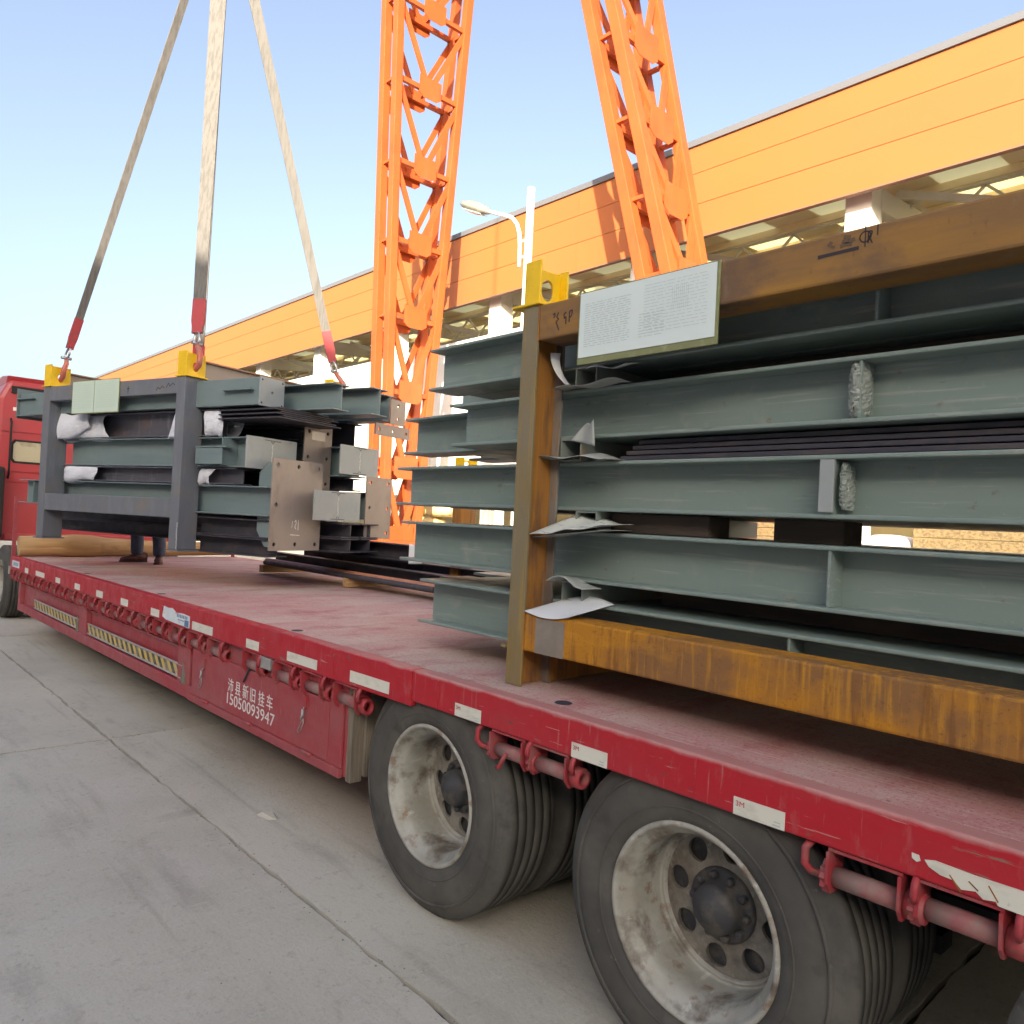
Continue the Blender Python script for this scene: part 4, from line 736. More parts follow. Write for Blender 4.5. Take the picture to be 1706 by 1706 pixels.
for k, (za, zb, nm) in enumerate(((2.259, 2.338, 'top and second'), (1.385, 1.461, 'fourth and bottom'))):  # bars added inside the gaps to stop light from the far side
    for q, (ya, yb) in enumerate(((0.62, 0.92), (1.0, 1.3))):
        o = MB().box(-1.9, 1.6, ya, yb, za, zb).build('gap_fill_bar', gapfill, bevel=0.003); tag(o, '%s dark bar added to block light between %s layers' % (('front', 'rear')[q], nm), 'packing bar', 'dark gap filler bars')
# crinkled film round the stiffener of the second layer, packing on the third
def filmwrap(label, x, z0, z1, w_):
    m = MB(); r = random.Random(5)
    nz = [[r.uniform(-1, 1) for _ in range(30)] for _ in range(30)]
    def fn(a, b):
        th = -0.5 * pi + 2 * pi * a; e = 1 - abs(2 * b - 1) ** 5 * 0.45
        return (x + (w_ / 2) * cos(th) * e + 0.004 * nz[int(a * 23)][int(b * 23)], 0.395 + 0.052 * sin(th) * e + 0.005 * nz[int(b * 23)][int(a * 23)], z0 + (z1 - z0) * b)
    m.sheet(24, 24, fn, 0.0015, smooth=False); o = m.build('plastic_film', film); return tag(o, label, 'plastic film')
filmwrap('crinkled clear film wrapped around the stiffener of the second layer beam', -1.025, 2.066, 2.243, 0.055)
o = MB().box(-1.118, -1.072, 0.337, 0.349, 1.775, 1.94).build('packing_plate', plategrey, bevel=0.002); tag(o, 'pale flat packing plate taped to the third layer beam stiffener', 'plate')
filmwrap('thin wrinkled tape hanging beside the third layer stiffener', -1.052, 1.785, 1.93, 0.016)
# loose sheets and papers
def sheetobj(name, label, cat, mt, fn, nx=16, ny=10, th=0.0015):
    m = MB(); m.sheet(nx, ny, fn, th); o = m.build(name, mt); return tag(o, label, cat)
rs = random.Random(11)
sheetobj('foam_sheet', 'white curled foam leaf standing upright beside the post under the top tube', 'foam sheet', paper, lambda a, b: (-2.235 + 0.10 * b ** 2.0 - 0.02 + 0.03 * a * (1 - b), 0.262 + 0.03 * a, 2.405 - 0.145 * b + 0.0 * a), 6, 14)
sheetobj('foam_sheet', 'thin white foam strip lying on the second layer flange by the post', 'foam sheet', foam, lambda a, b: (-2.235 + 0.34 * a, 0.26 + 0.12 * b, 2.259 + 0.006 * sin(9 * a) + 0.004 * (1 - b) - 0.01 * (1 - a) * (1 - b)), 16, 6)
sheetobj('foam_sheet', 'small crumpled white foam scrap tucked under the top layer beam', 'foam sheet', paper, lambda a, b: (-2.06 + 0.20 * a, 0.27 + 0.08 * b, 2.318 + 0.018 * sin(5 * a + 2 * b) * (1 - a) + 0.014 * b - 0.012 * (1 - b) * sin(pi * a)), 14, 6)
sheetobj('foam_sheet', 'grey folded foam flap standing above the spacer tube below second layer', 'foam sheet', foam, lambda a, b: (-2.15 + 0.10 * a + 0.035 * b + 0.04 * (1 - b) * a, 0.30 - 0.03 * a * b + 0.02 * b + 0.012 * sin(5 * a), 2.04 + b * (0.05 + 0.028 * a + 0.012 * sin(6 * a)) - 0.03 * a * (1 - b)), 12, 8)
sheetobj('paper_sheet', 'pale drooping sheet sticking out over the third layer beam beside the post', 'paper', foam, lambda a, b: (-2.30 + 0.38 * a, 0.25 + 0.13 * b, 1.9595 + 0.035 * max(0, sin(pi * (a * 1.2 - 0.15))) * b + 0.006 * sin(12 * a) * (1 - b) + 0.012 * (1 - a) * (1 - b)), 20, 8)
sheetobj('paper_sheet', 'scuffed white sheet sloping out between third and fourth layers', 'paper', scuffed, lambda a, b: (-2.29 + 0.40 * a + 0.11 * b * (1 - 0.9 * a), 0.20 + 0.19 * b, 1.642 + 0.055 * a * (1 - b) + 0.098 * b - 0.035 * a * b + 0.004 * sin(14 * a)), 20, 10)
sheetobj('paper_sheet', 'thin pale sheet under the scuffed sheet above the fourth layer', 'paper', foam, lambda a, b: (-2.26 + 0.38 * a, 0.215 + 0.17 * b, 1.638 + 0.045 * a + 0.01 * sin(3 * a) * b), 12, 6)
sheetobj('foam_sheet', 'grey foam strip curled over the spacer tube below fourth layer', 'foam sheet', foam, lambda a, b: (-2.21 + 0.20 * a, 0.255 + 0.12 * b, 1.462 + 0.028 * sin(pi * min(1, 1.25 * a)) * (1 - 0.4 * b) - 0.016 * a * a), 14, 6, 0.004)
sheetobj('paper_sheet', 'clean white sheet drooping over the bottom rusty tube beside the post', 'paper', paper, lambda a, b: (-2.235 + 0.30 * a + 0.06 * b * (1 - a) - 0.06 * (1 - b) * a, 0.165 + 0.20 * b, 1.340 + 0.052 * b + 0.03 * a * (1 - b) * 0.3 + 0.018 * sin(pi * a) * b - 0.02 * (1 - b) * sin(pi * a * 0.9)), 18, 10)
# label board on the top tube
bd = thing('document_board', 'large framed document sheet fixed to the rusty top tube', 'document', (-2.012, 0.1752, 2.33))
MB().box(-0.004, 0.612, -0.009, -0.0005, -0.022, 0.256).build('backing', docback, bd, bevel=0.002)
MB().box(0.004, 0.602, -0.0115, -0.0093, 0.004, 0.250).build('paper', docm, bd)
def doclines(parent, x0, x1, z0, z1, n, y, r, mt=docline, hh=0.0018):
    m = MB()
    for k in range(n):
        z = z0 + (z1 - z0) * (k + 0.5) / n; x = x0
        while x < x1 - 0.01:
            l = r.uniform(0.006, 0.035); e = min(x + l, x1); m.box(x, e, y - 0.0004, y, z - hh / 2, z + hh / 2); x = e + r.uniform(0.003, 0.012)
    return m.build('print', mt, parent)
doclines(bd, 0.03, 0.25, 0.04, 0.21, 20, -0.0118, rs); doclines(bd, 0.29, 0.40, 0.04, 0.13, 9, -0.0118, rs); doclines(bd, 0.31, 0.57, 0.05, 0.23, 16, -0.0118, rs, hh=0.0013)
m = MB()
for k in range(9): m.box(0.43 + k * 0.008, 0.4308 + k * 0.008, -0.0122, -0.0118, 0.12, 0.20)
m.build('print', docline, bd)

# ================================================================== HANGING BUNDLE (rotated on the slings)
RA = radians(17.0); A0 = Vector((-7.013, 0.444, 0.0)); UU = Vector((cos(RA), sin(RA), 0)); VV = Vector((-sin(RA), cos(RA), 0))
def W(u, v, z): return A0 + UU * u + VV * v + Vector((0, 0, z))
fr2 = thing('transport_frame', 'blue-grey steel lifting frame around the bundle hanging from slings', 'transport frame', A0 + Vector((0, 0, 1.28)), RA)
Q = 1.28
def bpost(u0, u1, v0, v1, z0, z1): 
    o = MB().box(u0, u1, v0, v1, z0 - Q, z1 - Q).build('post', greysteel, fr2, bevel=0.006)
    MB().box(u0 - 0.03, u1 + 0.03, v0 - 0.01, v1 + 0.01, z0 - Q - 0.012, z0 - Q - 0.001).build('foot_plate', greysteel, o); return o
posts = [(-0.075, 0.045, 0.0, 0.2), (-2.2, -2.08, 0.0, 0.2), (0.26, 0.38, 1.48, 1.66), (-1.99, -1.87, 1.48, 1.66)]
for p in posts:
    bpost(*p, 1.295, 2.835)
    t = 0.012; u0, u1, v0, v1 = p; z0, h = 2.838 - Q, 0.225
    lg = MB().box(u0, u1, v0, v0 + t, z0, z0 + h).build('lifting_lug', yellow, fr2, bevel=0.003)
    m = MB(); m.holeplate(lambda a, b, s: (u1 - 0.014 + (0.012 if s == 0 else 0.0), a, b), [(v0 + t, v1 - 0.012, z0, z0 + h * 0.93, (v0 + v1) / 2, z0 + h * 0.45, 0.03, 0.032)], 24); m.build('side_plate', yellow, lg)
    MB().box(u0, u1, v1 - 0.0115, v1, z0, z0 + h * 0.93).build('far_flange', yellow, lg); MB().box(u0 - 0.02, u1 + 0.03, v0 - 0.01, v1 + 0.01, z0 - 0.002, z0 + 0.008).build('base_plate', yellow, lg)
for (v0, v1, z0, z1, mt) in ((0.002, 0.15, 2.685, 2.833, greysteel), (0.002, 0.15, 1.575, 1.745, greysteel), (1.5, 1.64, 2.685, 2.833, greysteel), (1.5, 1.64, 1.575, 1.745, greysteel)):
    MB().box(-2.0795 if v0 < 1 else -1.8695, -0.0755, v0, v1, z0 - Q, z1 - Q).build('top_tube' if z0 > 2 else 'bottom_tube', mt, fr2, bevel=0.006)
rim_orange = surf('scuffed_brown_flange', (0.28, 0.17, 0.12), [((0.42, 0.2, 0.1), (6, 6, 6), 0.45, 0.65, 0.8)], rough=0.6)
for (u, u2) in ((-0.06, 0.03), (-2.17, -2.085)):
    cb = MB().box(u, u2, 0.212, 1.47, 2.995 - Q, 3.008 - Q).build('cross_beam', rim_orange, fr2); MB().box((u + u2) / 2 - 0.005, (u + u2) / 2 + 0.005, 0.212, 1.47, 2.852 - Q, 2.995 - Q).build('web', platebrown, cb); MB().box(u, u2, 0.212, 1.47, 2.839 - Q, 2.8515 - Q).build('flange', platebrown, cb)
def hb(label, u0, u1, v0, z0, z1, b, mt, stiff=(), group='beams in the hanging bundle'):
    return beam('steel_beam', label, 0, u1 - u0, 0, 0, z1 - z0, b, mt, RA, group, stiff, tf=0.012, tw=0.009, org=W(u0, v0, z0))
def endplate(t, L, v0, v1, z0, z1, mt, holes=(), th=0.014, name='end_plate', hr=0.017, skew=0.0):
    """plate across the beam end at local x=L; v/z local; holes real, one per grid cell"""
    m = MB()
    if not holes: m.box(L, L + th, v0, v1, z0, z1)
    else:
        nv, nz = holes; cells = []
        for i in range(nv):
            for j in range(nz):
                a0 = v0 + (v1 - v0) * i / nv; a1 = v0 + (v1 - v0) * (i + 1) / nv; b0 = z0 + (z1 - z0) * j / nz; b1 = z0 + (z1 - z0) * (j + 1) / nz
                mg = 0.055
                ca = (a0 + a1) / 2 if (0 < i < nv - 1 or nv == 1) else (a0 + mg if i == 0 else a1 - mg); cb = (b0 + b1) / 2 if (0 < j < nz - 1 or nz == 1) else (b0 + mg if j == 0 else b1 - mg)
                hole = not (nv == 3 and nz == 3 and i == 1 and j == 1)
                if hole: cells.append((a0, a1, b0, b1, ca, cb, hr, hr))
                else: m.box(L, L + th, a0, a1, b0, b1)
        m.holeplate(lambda a, b, s: (L + (th if s == 0 else 0), a, b), cells, 16)
    return m.build(name, mt, t)
def bracket_marks(t, x, v0, v1, z0, z1, top=True):
    m = MB(); vc = (v0 + v1) / 2
    for (a, b) in (((vc - 0.09, z1 - 0.012), (vc + 0.09, z1 - 0.016)), ((vc - 0.02, z1 - 0.02), (vc, z1 - 0.035)), ((vc, z1 - 0.035), (vc + 0.02, z1 - 0.02)), ((vc - 0.09, z0 + 0.014), (vc + 0.09, z0 + 0.012)), ((vc - 0.02, z0 + 0.02), (vc - 0.006, z0 + 0.034)), ((vc + 0.006, z0 + 0.034), (vc + 0.02, z0 + 0.02))):
        m.bar((x, a[0], a[1]), (x, b[0], b[1]), 0.0008, 0.0045, up=(0, 0, 1))
    m.build('marking', darkink, t)
    k = MB(); r = random.Random(int(v0 * 100))
    for q in range(18): zz = z1 - 0.05 - q * (z1 - z0 - 0.1) / 18; k.bar((x, vc + r.uniform(-0.008, 0.008), zz), (x, vc + r.uniform(-0.008, 0.008), zz - 0.006), 0.0008, 0.004, up=(0, 1, 0))
    k.build('marking', white, t)
# top layer: a box column with capped end and open I beams behind it
bx = thing('box_column', 'grey-green box column with capped end plate at the top front of the hanging bundle', 'steel beam', W(-2.88, 0.12, 2.572), RA, 'beams in the hanging bundle')
LB = 2.88 + 0.85
MB().box(0, LB, 0, 0.26, 0, 0.235).build('box_body', greenb, bx, bevel=0.006)
endplate(bx, LB + 0.0005, -0.004, 0.264, -0.004, 0.24, plategrey, (1, 1), th=0.012, hr=0.013); 
for a in (0.018, 0.242):
    for b_ in (0.02, 0.216): MB().lathe([(0.001, LB + 0.0142), (0.008, LB + 0.0142), (0.009, LB + 0.0126)], (0, a, b_), 'x', 10).build('corner_bolt', darkink, bx)
MB().box(LB - 0.42, LB - 0.06, -0.05, -0.0003, 0.125, 0.137).build('fin_plate', greenb, bx)
MB().box(0.0, 0.012, -0.03, 0.29, -0.03, 0.29).build('end_plate', greenb, bx); MB().box(0.014, 0.32, -0.04, -0.0003, 0.17, 0.18).build('fin_plate', greenb, bx); MB().box(0.014, 0.32, -0.05, -0.0003, -0.012, -0.002).build('fin_plate', greenb, bx)
t2 = hb('grey-green I-beam second from the front in the top layer of the hanging bundle', -2.5, 1.36, 0.47, 2.572, 2.80, 0.2, greenb)
t3 = hb('grey-green I-beam third from the front in the top layer of the hanging bundle', -2.5, 1.43, 0.88, 2.585, 2.83, 0.22, greenb)
t4 = hb('rearmost grey-green I-beam in the top layer of the hanging bundle', -1.8, 1.27, 1.22, 2.58, 2.83, 0.2, greenb)
endplate(t4, 3.075, 0.10, 0.32, -0.02, 0.22, platebrown, (1, 2))
endplate(t4, 3.06, -0.09, 0.42, -0.14, -0.03, platebrown, (3, 1), name='splice_plate')
for k in range(6):
    z = 2.457 + k * 0.018
    o = MB().box(0.35, 1.10 - 0.012 * k, 0.12 + (0.06 * (k % 2)), 0.86 - (0.05 * (k % 3)), 0, 0.011).build('steel_plate', darksteel, bevel=0.001); o.location = W(0, 0, z); o.rotation_euler = (0, 0, RA)
    tag(o, '%s of the thin dark plates below the top layer of the hanging bundle' % ('lowest', 'second', 'third', 'fourth', 'fifth', 'topmost')[k], 'steel plate', 'thin plates in the hanging bundle')
pipeviolet = surf('film_wrapped_steel', (0.075, 0.075, 0.095), [((0.22, 0.22, 0.26), (7, 1.2, 2.5), 0.54, 0.70, 0.8), ((0.15, 0.09, 0.08), (3, 3, 3), 0.55, 0.7, 0.6)], rough=0.35, bump=((6, 20, 20), 0.4, 0.01))
# wrapped dark pipes
def wrapped_beam(label, v0, z0, h, b, u0, u1, sleeves):
    t = hb(label, u0, u1, v0, z0, z0 + h, b, pipeviolet)
    for q, (a, e, grow) in enumerate(sleeves):
        rr = random.Random(q + int(z0 * 10)); ph = [rr.uniform(0, 6.3) for _ in range(6)]
        def fn(x, y):
            th = 2 * pi * y; c, sn = cos(th), sin(th); k = 1.0 / (abs(c) ** 3.2 + abs(sn) ** 3.2) ** (1 / 3.2)
            g = 1 + grow * (1 - x) * 0.5
            return ((a - u0) + (e - a) * x + 0.05 * sin(2 * th + ph[2]) * (1 if x > 0.9 else 0.35 if x < 0.1 else 0), b / 2 + (b / 2 + 0.012) * g * k * c * (1 + 0.03 * sin(9 * x + 3 * th)), h / 2 + (h / 2 + 0.006) * (g if sn < 0 else 1.0) * k * sn + 0.012 * sin(6 * x + ph[1]) * (1 if sn < -0.2 else 0))
        MB().sheet(18, 32, fn, 0.003).build('white_wrap', cloth, t)
wrapped_beam('dark film-wrapped beam with white wrapped ends in the upper gap of the hanging bundle', 0.165, 2.318, 0.24, 0.2, -2.07, 0.3, [(-2.16, -1.35, 0.5), (0.12, 0.33, 0.1)])
wrapped_beam('flat film-wrapped beam with white wrapped ends in the lower gap of the hanging bundle', 0.165, 1.892, 0.146, 0.2, -1.98, 0.55, [(-1.99, -1.5, 0.45), (0.1, 0.24, 0.15)])
# second layer
b1 = hb('front grey-green beam of the second layer with pale end plate in the hanging bundle', -2.075, 0.80, 0.17, 2.045, 2.31, 0.2, greenb)
endplate(b1, 2.875, -0.12, 0.44, -0.01, 0.262, plategrey); bracket_marks(b1, 2.8905, -0.12, 0.44, -0.005, 0.255)
MB().box(2.195, 2.595, -0.09, 0.0, 0.165, 0.177).build('fin_plate', greenb, b1); MB().box(2.195, 2.545, -0.085, -0.075, 0.02, 0.16).build('side_plate', greenb, b1); MB().box(2.515, 2.527, -0.07, 0.09, 0.013, 0.25).build('stiffener', greenb, b1)
b2 = hb('second row beam with tall drilled brown end plate in the hanging bundle', -2.5, 0.83, 0.76, 2.06, 2.32, 0.2, greenb); endplate(b2, 3.33, -0.09, 0.26, -0.16, 0.42, platebrown, (2, 3)); MB().box(3.3441, 3.3449, 0.0, 0.17, 0.29, 0.37).build('polished_patch', alu, b2)
b3 = hb('third row beam with pale square end plate in the hanging bundle', -1.85, 1.13, 1.0, 2.03, 2.31, 0.2, greenb); endplate(b3, 2.98, -0.175, 0.345, 0.02, 0.285, plategrey); bracket_marks(b3, 2.9955, -0.175, 0.345, 0.02, 0.285)
# third layer
c1 = hb('front grey-green beam of the third layer ending in a big drilled brown plate', -2.9, 0.95, 0.17, 1.632, 1.885, 0.2, greenb, [0.28, 0.6])
endplate(c1, 3.85, 0.04, 0.63, -0.29, 0.50, platebrown, (3, 3), hr=0.019)
for (za, zb, s) in ((0.255, 0.46, 1), (-0.002, -0.26, -1)):
    m = MB(); m.prism([(3.68, za), (3.849, za), (3.849, zb), (3.78, zb), (3.68, za + 0.12 * s)], 'y', 0.062, 0.074); m.build('gusset', greenb, c1)
strokes(c1, [], 0, whitepaint) if False else None
m = MB()
for pl in ([(0.36, -0.02), (0.36, -0.11)], [(0.315, -0.04), (0.33, -0.02), (0.335, -0.05), (0.32, -0.08), (0.335, -0.10)], [(0.29, -0.03), (0.285, -0.09)], [(0.27, -0.15), (0.38, -0.155)]):
    for a, b in zip(pl[:-1], pl[1:]): m.bar((3.8648, a[0], a[1]), (3.8648, b[0], b[1]), 0.0008, 0.006, up=(0, 0, 1) if a[0] != b[0] else (0, 1, 0))
m.build('chalk_mark', whitepaint, c1)
c2 = hb('second row beam of the third layer with low pale end plate in the hanging bundle', -2.5, 1.13, 0.72, 1.62, 1.88, 0.2, greenb); endplate(c2, 3.63, -0.19, 0.40, -0.0, 0.265, plategrey); bracket_marks(c2, 3.6455, -0.19, 0.40, 0.0, 0.265)
c3 = hb('rear beam of the third layer with upright drilled grey plate in the hanging bundle', -1.85, 1.13, 1.28, 1.64, 1.90, 0.2, greenb); endplate(c3, 2.98, -0.08, 0.29, -0.18, 0.41, platebrown, (2, 3))
# bottom dark layer
kk = 0
for v in (0.21, 0.85, 1.12):
    for (z0, z1) in (((1.283, 1.437), (1.441, 1.60)) if v < 0.5 else ((1.33, 1.46), (1.464, 1.60))):
        nm = ('front lower', 'front upper', 'middle lower', 'middle upper', 'rear lower', 'rear upper')[kk]; kk += 1
        hb('%s dark unpainted beam at the bottom of the hanging bundle' % nm, -3.75 if v > 0.5 else -0.06, 0.93 + (0.25 if v > 0.5 else 0), v, z0, z1, 0.24, darksteel)
hb('tall dark filler beam added at the back between top and second layers of the hanging bundle', -1.84, 0.86, 1.2, 2.335, 2.57, 0.22, darksteel)  # filler beams added here and below to block glare through the bundle
hb('middle dark filler beam added between top and second layers of the hanging bundle', -2.4, 0.70, 0.62, 2.335, 2.45, 0.3, darksteel)
hb('dark flat filler beam added at the back between second and third layers of the hanging bundle', -1.84, 1.0, 1.05, 1.905, 2.025, 0.24, darksteel)
hb('dark flat filler beam added in the middle between second and third layers of the hanging bundle', -2.4, 0.75, 0.5, 1.89, 2.04, 0.24, darksteel)
# document sheets on the frame
dc = thing('document_board', 'two greenish document sheets side by side on the hanging frame', 'document', W(-1.67, -0.001, 2.545), RA)
MB().box(0.0, 0.77, -0.006, -0.0005, -0.008, 0.318).build('backing', docback, dc)
docg = surf('greenish_document', (0.50, 0.60, 0.50), rough=0.5)
for (a, b) in ((0.008, 0.368), (0.376, 0.762)): MB().box(a, b, -0.009, -0.0062, 0.0, 0.31).build('paper', docg, dc)
doclines(dc, 0.04, 0.33, 0.04, 0.28, 14, -0.0093, rs, hh=0.002); doclines(dc, 0.41, 0.72, 0.04, 0.28, 14, -0.0093, rs, hh=0.002)
strokes(fr2, [[(-0.78, 1.50), (-0.78, 1.43)], [(-0.80, 1.475), (-0.76, 1.475)], [(-0.36, 1.44), (-0.34, 1.47), (-0.31, 1.45), (-0.28, 1.48), (-0.25, 1.46)], [(-0.22, 1.46), (-0.19, 1.50), (-0.17, 1.47), (-0.13, 1.50), (-0.10, 1.48)]], 0.001, darkink, 0.006)
m = MB()
for k in range(40): m.lathe([(0.001, -0.006), (0.008, 0), (0.001, 0.006)], (0.043 + random.uniform(-0.003, 0.003), -0.002, 1.30 - Q + 0.24 * k / 40), 'z', 6)
m.build('weld_bead', zinc, fr2)

def uvsheet(label, fn, nx=14, ny=10):
    m = MB(); m.sheet(nx, ny, lambda a, b: W(*fn(a, b)), 0.003); o = m.build('wrap_sheet', cloth); return tag(o, label, 'fabric sheet', 'white sheets hanging from the bundle')
uvsheet('white sheet draped from the left end of the upper wrapped pipe', lambda a, b: (-2.18 + 0.62 * a + 0.03 * b - 0.05 * b * (1 - a), 0.115 - 0.03 * sin(pi * b) + 0.012 * sin(7 * a + 3 * b), 2.575 - 0.03 * a - b * (0.29 - 0.16 * a ** 1.5) + 0.012 * sin(9 * a)))
uvsheet('narrow white sheet hanging beside the middle post of the bundle', lambda a, b: (-0.17 - 0.10 * b * (1 - a) + 0.12 * a, 0.10 - 0.02 * sin(pi * a) - 0.02 * b, 2.62 - b * (0.34 - 0.05 * a) + 0.01 * sin(8 * a)), 10, 12)
uvsheet('small white sheet hanging low beside the middle post of the bundle', lambda a, b: (-0.14 + 0.08 * a - 0.05 * b * (1 - a), 0.12 - 0.015 * sin(pi * a), 2.03 - b * (0.15 - 0.02 * a)), 8, 8)
# ---- slings, shackles and hooks
APEX = W(-0.86, 0.82, 8.30)
def rig(lu, lv, lz, label, wd0, wd1, side0, side1, hooklabel, double=False):
    P0 = W(lu, lv, lz); d = (APEX - P0).normalized()
    # hook: from the lug hole up to a shackle
    hk = thing('lifting_hook', hooklabel, 'hook', P0, 0.0, 'hooks on the slings')
    sd_ = UU * 1.0
    pts = [P0 + UU * 0.075 - VV * 0.03 - Vector((0, 0, 0.0)), P0 + UU * 0.09 + VV * 0.0 - Vector((0, 0, 0.035)), P0 + UU * 0.05 + VV * 0.02 - Vector((0, 0, 0.045)), P0 - UU * 0.01 + VV * 0.02 - Vector((0, 0, 0.03))]
    pts = [P0 - UU * 0.05 + Vector((0, 0, -0.01)), P0 - UU * 0.01 + Vector((0, 0, -0.035)), P0 + UU * 0.05 + Vector((0, 0, -0.04)), P0 + UU * 0.10 + Vector((0, 0, 0.0)), P0 + UU * 0.115 + Vector((0, 0, 0.07)), P0 + UU * 0.09 + d * 0.15, P0 + UU * 0.05 + d * 0.21]
    MB().tube([p - P0 for p in pts], [0.012, 0.02, 0.024, 0.026, 0.027, 0.024, 0.018], 10).build('hook_body', hookm, hk)
    MB().tube([pts[-1] - P0 - UU * 0.0 - VV * 0.05, pts[-1] - P0 + VV * 0.05], 0.016, 10).build('pin', zinc, hk)
    c = pts[-1] + d * 0.05; ring = MB(); q = []
    a_ = UU; 
    for k in range(17):
        t = 2 * pi * k / 16; q.append(c + a_ * (0.035 * cos(t)) + d * (0.06 * sin(t)) - P0)
    ring.tube(q, 0.011, 8, caps=False).build('shackle', zinc, hk)
    # webbing
    S0 = c + d * 0.05
    sl_ = thing('lifting_sling', label, 'sling', S0, 0.0, 'webbing slings')
    n = 12; pp = []; ss = []; ww = []
    for k in range(n + 1):
        t = k / n; pp.append((APEX - S0) * t); ss.append(Vector(side0).lerp(Vector(side1), t)); ww.append(wd0 + (wd1 - wd0) * min(1, t * 1.3))
    MB().ribbon(pp, ss, ww, 0.014).build('webbing', webbing, sl_)
    L = (APEX - S0).length
    MB().ribbon([d * 0.0, d * 0.12, d * 0.33], [ss[0]] * 3, [wd0 * 0.8, wd0 * 1.12, wd0 * 1.08], 0.03).build('red_sleeve', redsleeve, sl_)
Rc = Vector((0.679, 0.732, 0.05)); Fc = Vector((-0.733, 0.68, 0.0))
rig(-2.15, 0.1, 2.945, 'narrow beige sling running edge-on to the left lug of the hanging frame', 0.075, 0.08, Rc * 0.7 + Fc * 0.75, Rc * 0.55 + Fc * 0.85, 'red hook in the left front lug of the hanging frame')
rig(-0.02, 0.1, 2.945, 'beige sling to the middle front lug with red sleeve above the hook', 0.105, 0.165, Rc, Rc, 'red hook in the middle front lug of the hanging frame')
rig(0.33, 1.57, 2.945, 'beige sling slanting down to the right rear lug of the hanging frame', 0.085, 0.11, Rc + Fc * 0.3, Rc + Fc * 0.5, 'red hook in the right rear lug of the hanging frame')
rig(-1.93, 1.57, 2.945, 'beige sling hanging just behind the middle one to the hidden rear lug', 0.12, 0.15, Rc, Rc, 'red hook in the hidden left rear lug of the hanging frame')
hb_ = thing('crane_hook_block', 'yellow crane hook block gathering the four slings', 'hook', APEX)
MB().tube([(0, 0, 0.35), (0, 0.0, 0.18), (0.12, 0, 0.10), (0.13, 0, -0.02), (0.05, 0, -0.10), (-0.07, 0, -0.08), (-0.11, 0, 0.0)], [0.05, 0.05, 0.055, 0.06, 0.06, 0.045, 0.025], 12).build('hook', yellow, hb_)
MB().box(-0.2, 0.2, -0.12, 0.12, 0.35, 0.95).build('block', yellow, hb_, bevel=0.03)
for y in (-0.06, 0.06): MB().tube([(0, y, 0.95), (0, y, 9.0)], 0.012, 6).build('wire_rope', darksteel, hb_)

# ================================================================== THINGS LYING ON THE DECK
lg = MB(); pts = []; rr = []
r = random.Random(21)
for k in range(15):
    t = k / 14; pts.append((0.02 * sin(4 * t), 2.78 * t, 0.012 * sin(7 * t))); rr.append(0.118 + 0.012 * sin(5 * t + 1) - 0.03 * abs(t - 0.1) * 0.4 + (0.022 if 3 <= k <= 4 else 0))
lg.tube(pts, rr, 16); lg.lathe([(0.001, 0.055), (0.03, 0.05), (0.05, 0.03), (0.07, -0.02)], (0.09, 0.62, 0.03), 'x', 12); o = lg.build('timber_log', timber); o.location = (-11.26, 0.05, 0.945 + 0.13); tag(o, 'thick peeled timber log lying across the front of the deck', 'log')
def ubar(name, label, x0, x1, y, z, w_, h, mt, cat, group=None):
    t = 0.008; m = MB(); m.prism([(0, 0), (w_, 0), (w_, h), (0, h), (0, h - t), (w_ - t, h - t), (w_ - t, t), (0, t)], 'x', 0, x1 - x0); o = m.build(name, mt, bevel=0.002); o.location = (x0, y, z); return tag(o, label, cat, group)
ubar('steel_channel', 'lower dark steel channel lying behind the hanging bundle on the deck', -8.35, -4.6, 1.95, 1.075, 0.12, 0.14, darksteel, 'steel channel', 'dark channels on deck')
ubar('steel_channel', 'upper dark steel channel lying behind the hanging bundle on the deck', -7.2, -5.65, 2.02, 1.285, 0.12, 0.15, darksteel, 'steel channel', 'dark channels on deck')
ubar('steel_channel', 'rear dark steel channel beside the copper pipe on the deck', -8.1, -4.2, 2.15, 1.075, 0.14, 0.2, darksteel, 'steel channel', 'dark channels on deck')
for k, x in enumerate((-8.2, -6.4, -4.9)):
    o = MB().box(0, 0.09, 0, 0.75, 0, 0.082).build('timber_bearer', timber, bevel=0.004); o.location = (x, 1.80, 0.99 + 0.012 * k); tag(o, 'squared timber bearer under the dark channels, ' + ('left end', 'middle', 'right end')[k], 'timber', 'bearers under the channels')
o = MB().tube([(0, 0, 0), (3.2, 0, 0)], 0.032, 14).build('pipe', pipecu); o.location = (-8.2, 1.89, 1.115); tag(o, 'copper coloured pipe lying in front of the dark channels', 'pipe')
o = MB().tube([(0, 0, 0), (3.1, 0, 0)], 0.026, 14).build('pipe', darksteel); o.location = (-8.1, 1.82, 1.105); tag(o, 'thin dark pipe in front of the copper coloured pipe', 'pipe')
sheetobj('paper_sheet', 'white paper cap on the end of the upper dark channel', 'paper', paper, lambda a, b: (-5.64 + 0.03 * sin(pi * a), 2.0 + 0.16 * a, 1.27 + 0.18 * b * (1 - 0.2 * a)), 8, 8)
# leftover rear bundle with a yellow lug glimpsed between the beams
lgx = thing('lifting_frame_stub', 'short rusty frame post with yellow lug glimpsed behind the stacked beam ends', 'frame stub', (-5.3, 2.25, 1.03))
MB().box(-0.06, 0.06, 0, 0.16, 0.0, 1.06).build('post', rustpost, lgx); hole_lug(lgx, -0.06, 0.06, 0.0, 0.16, 1.075, 0.13)

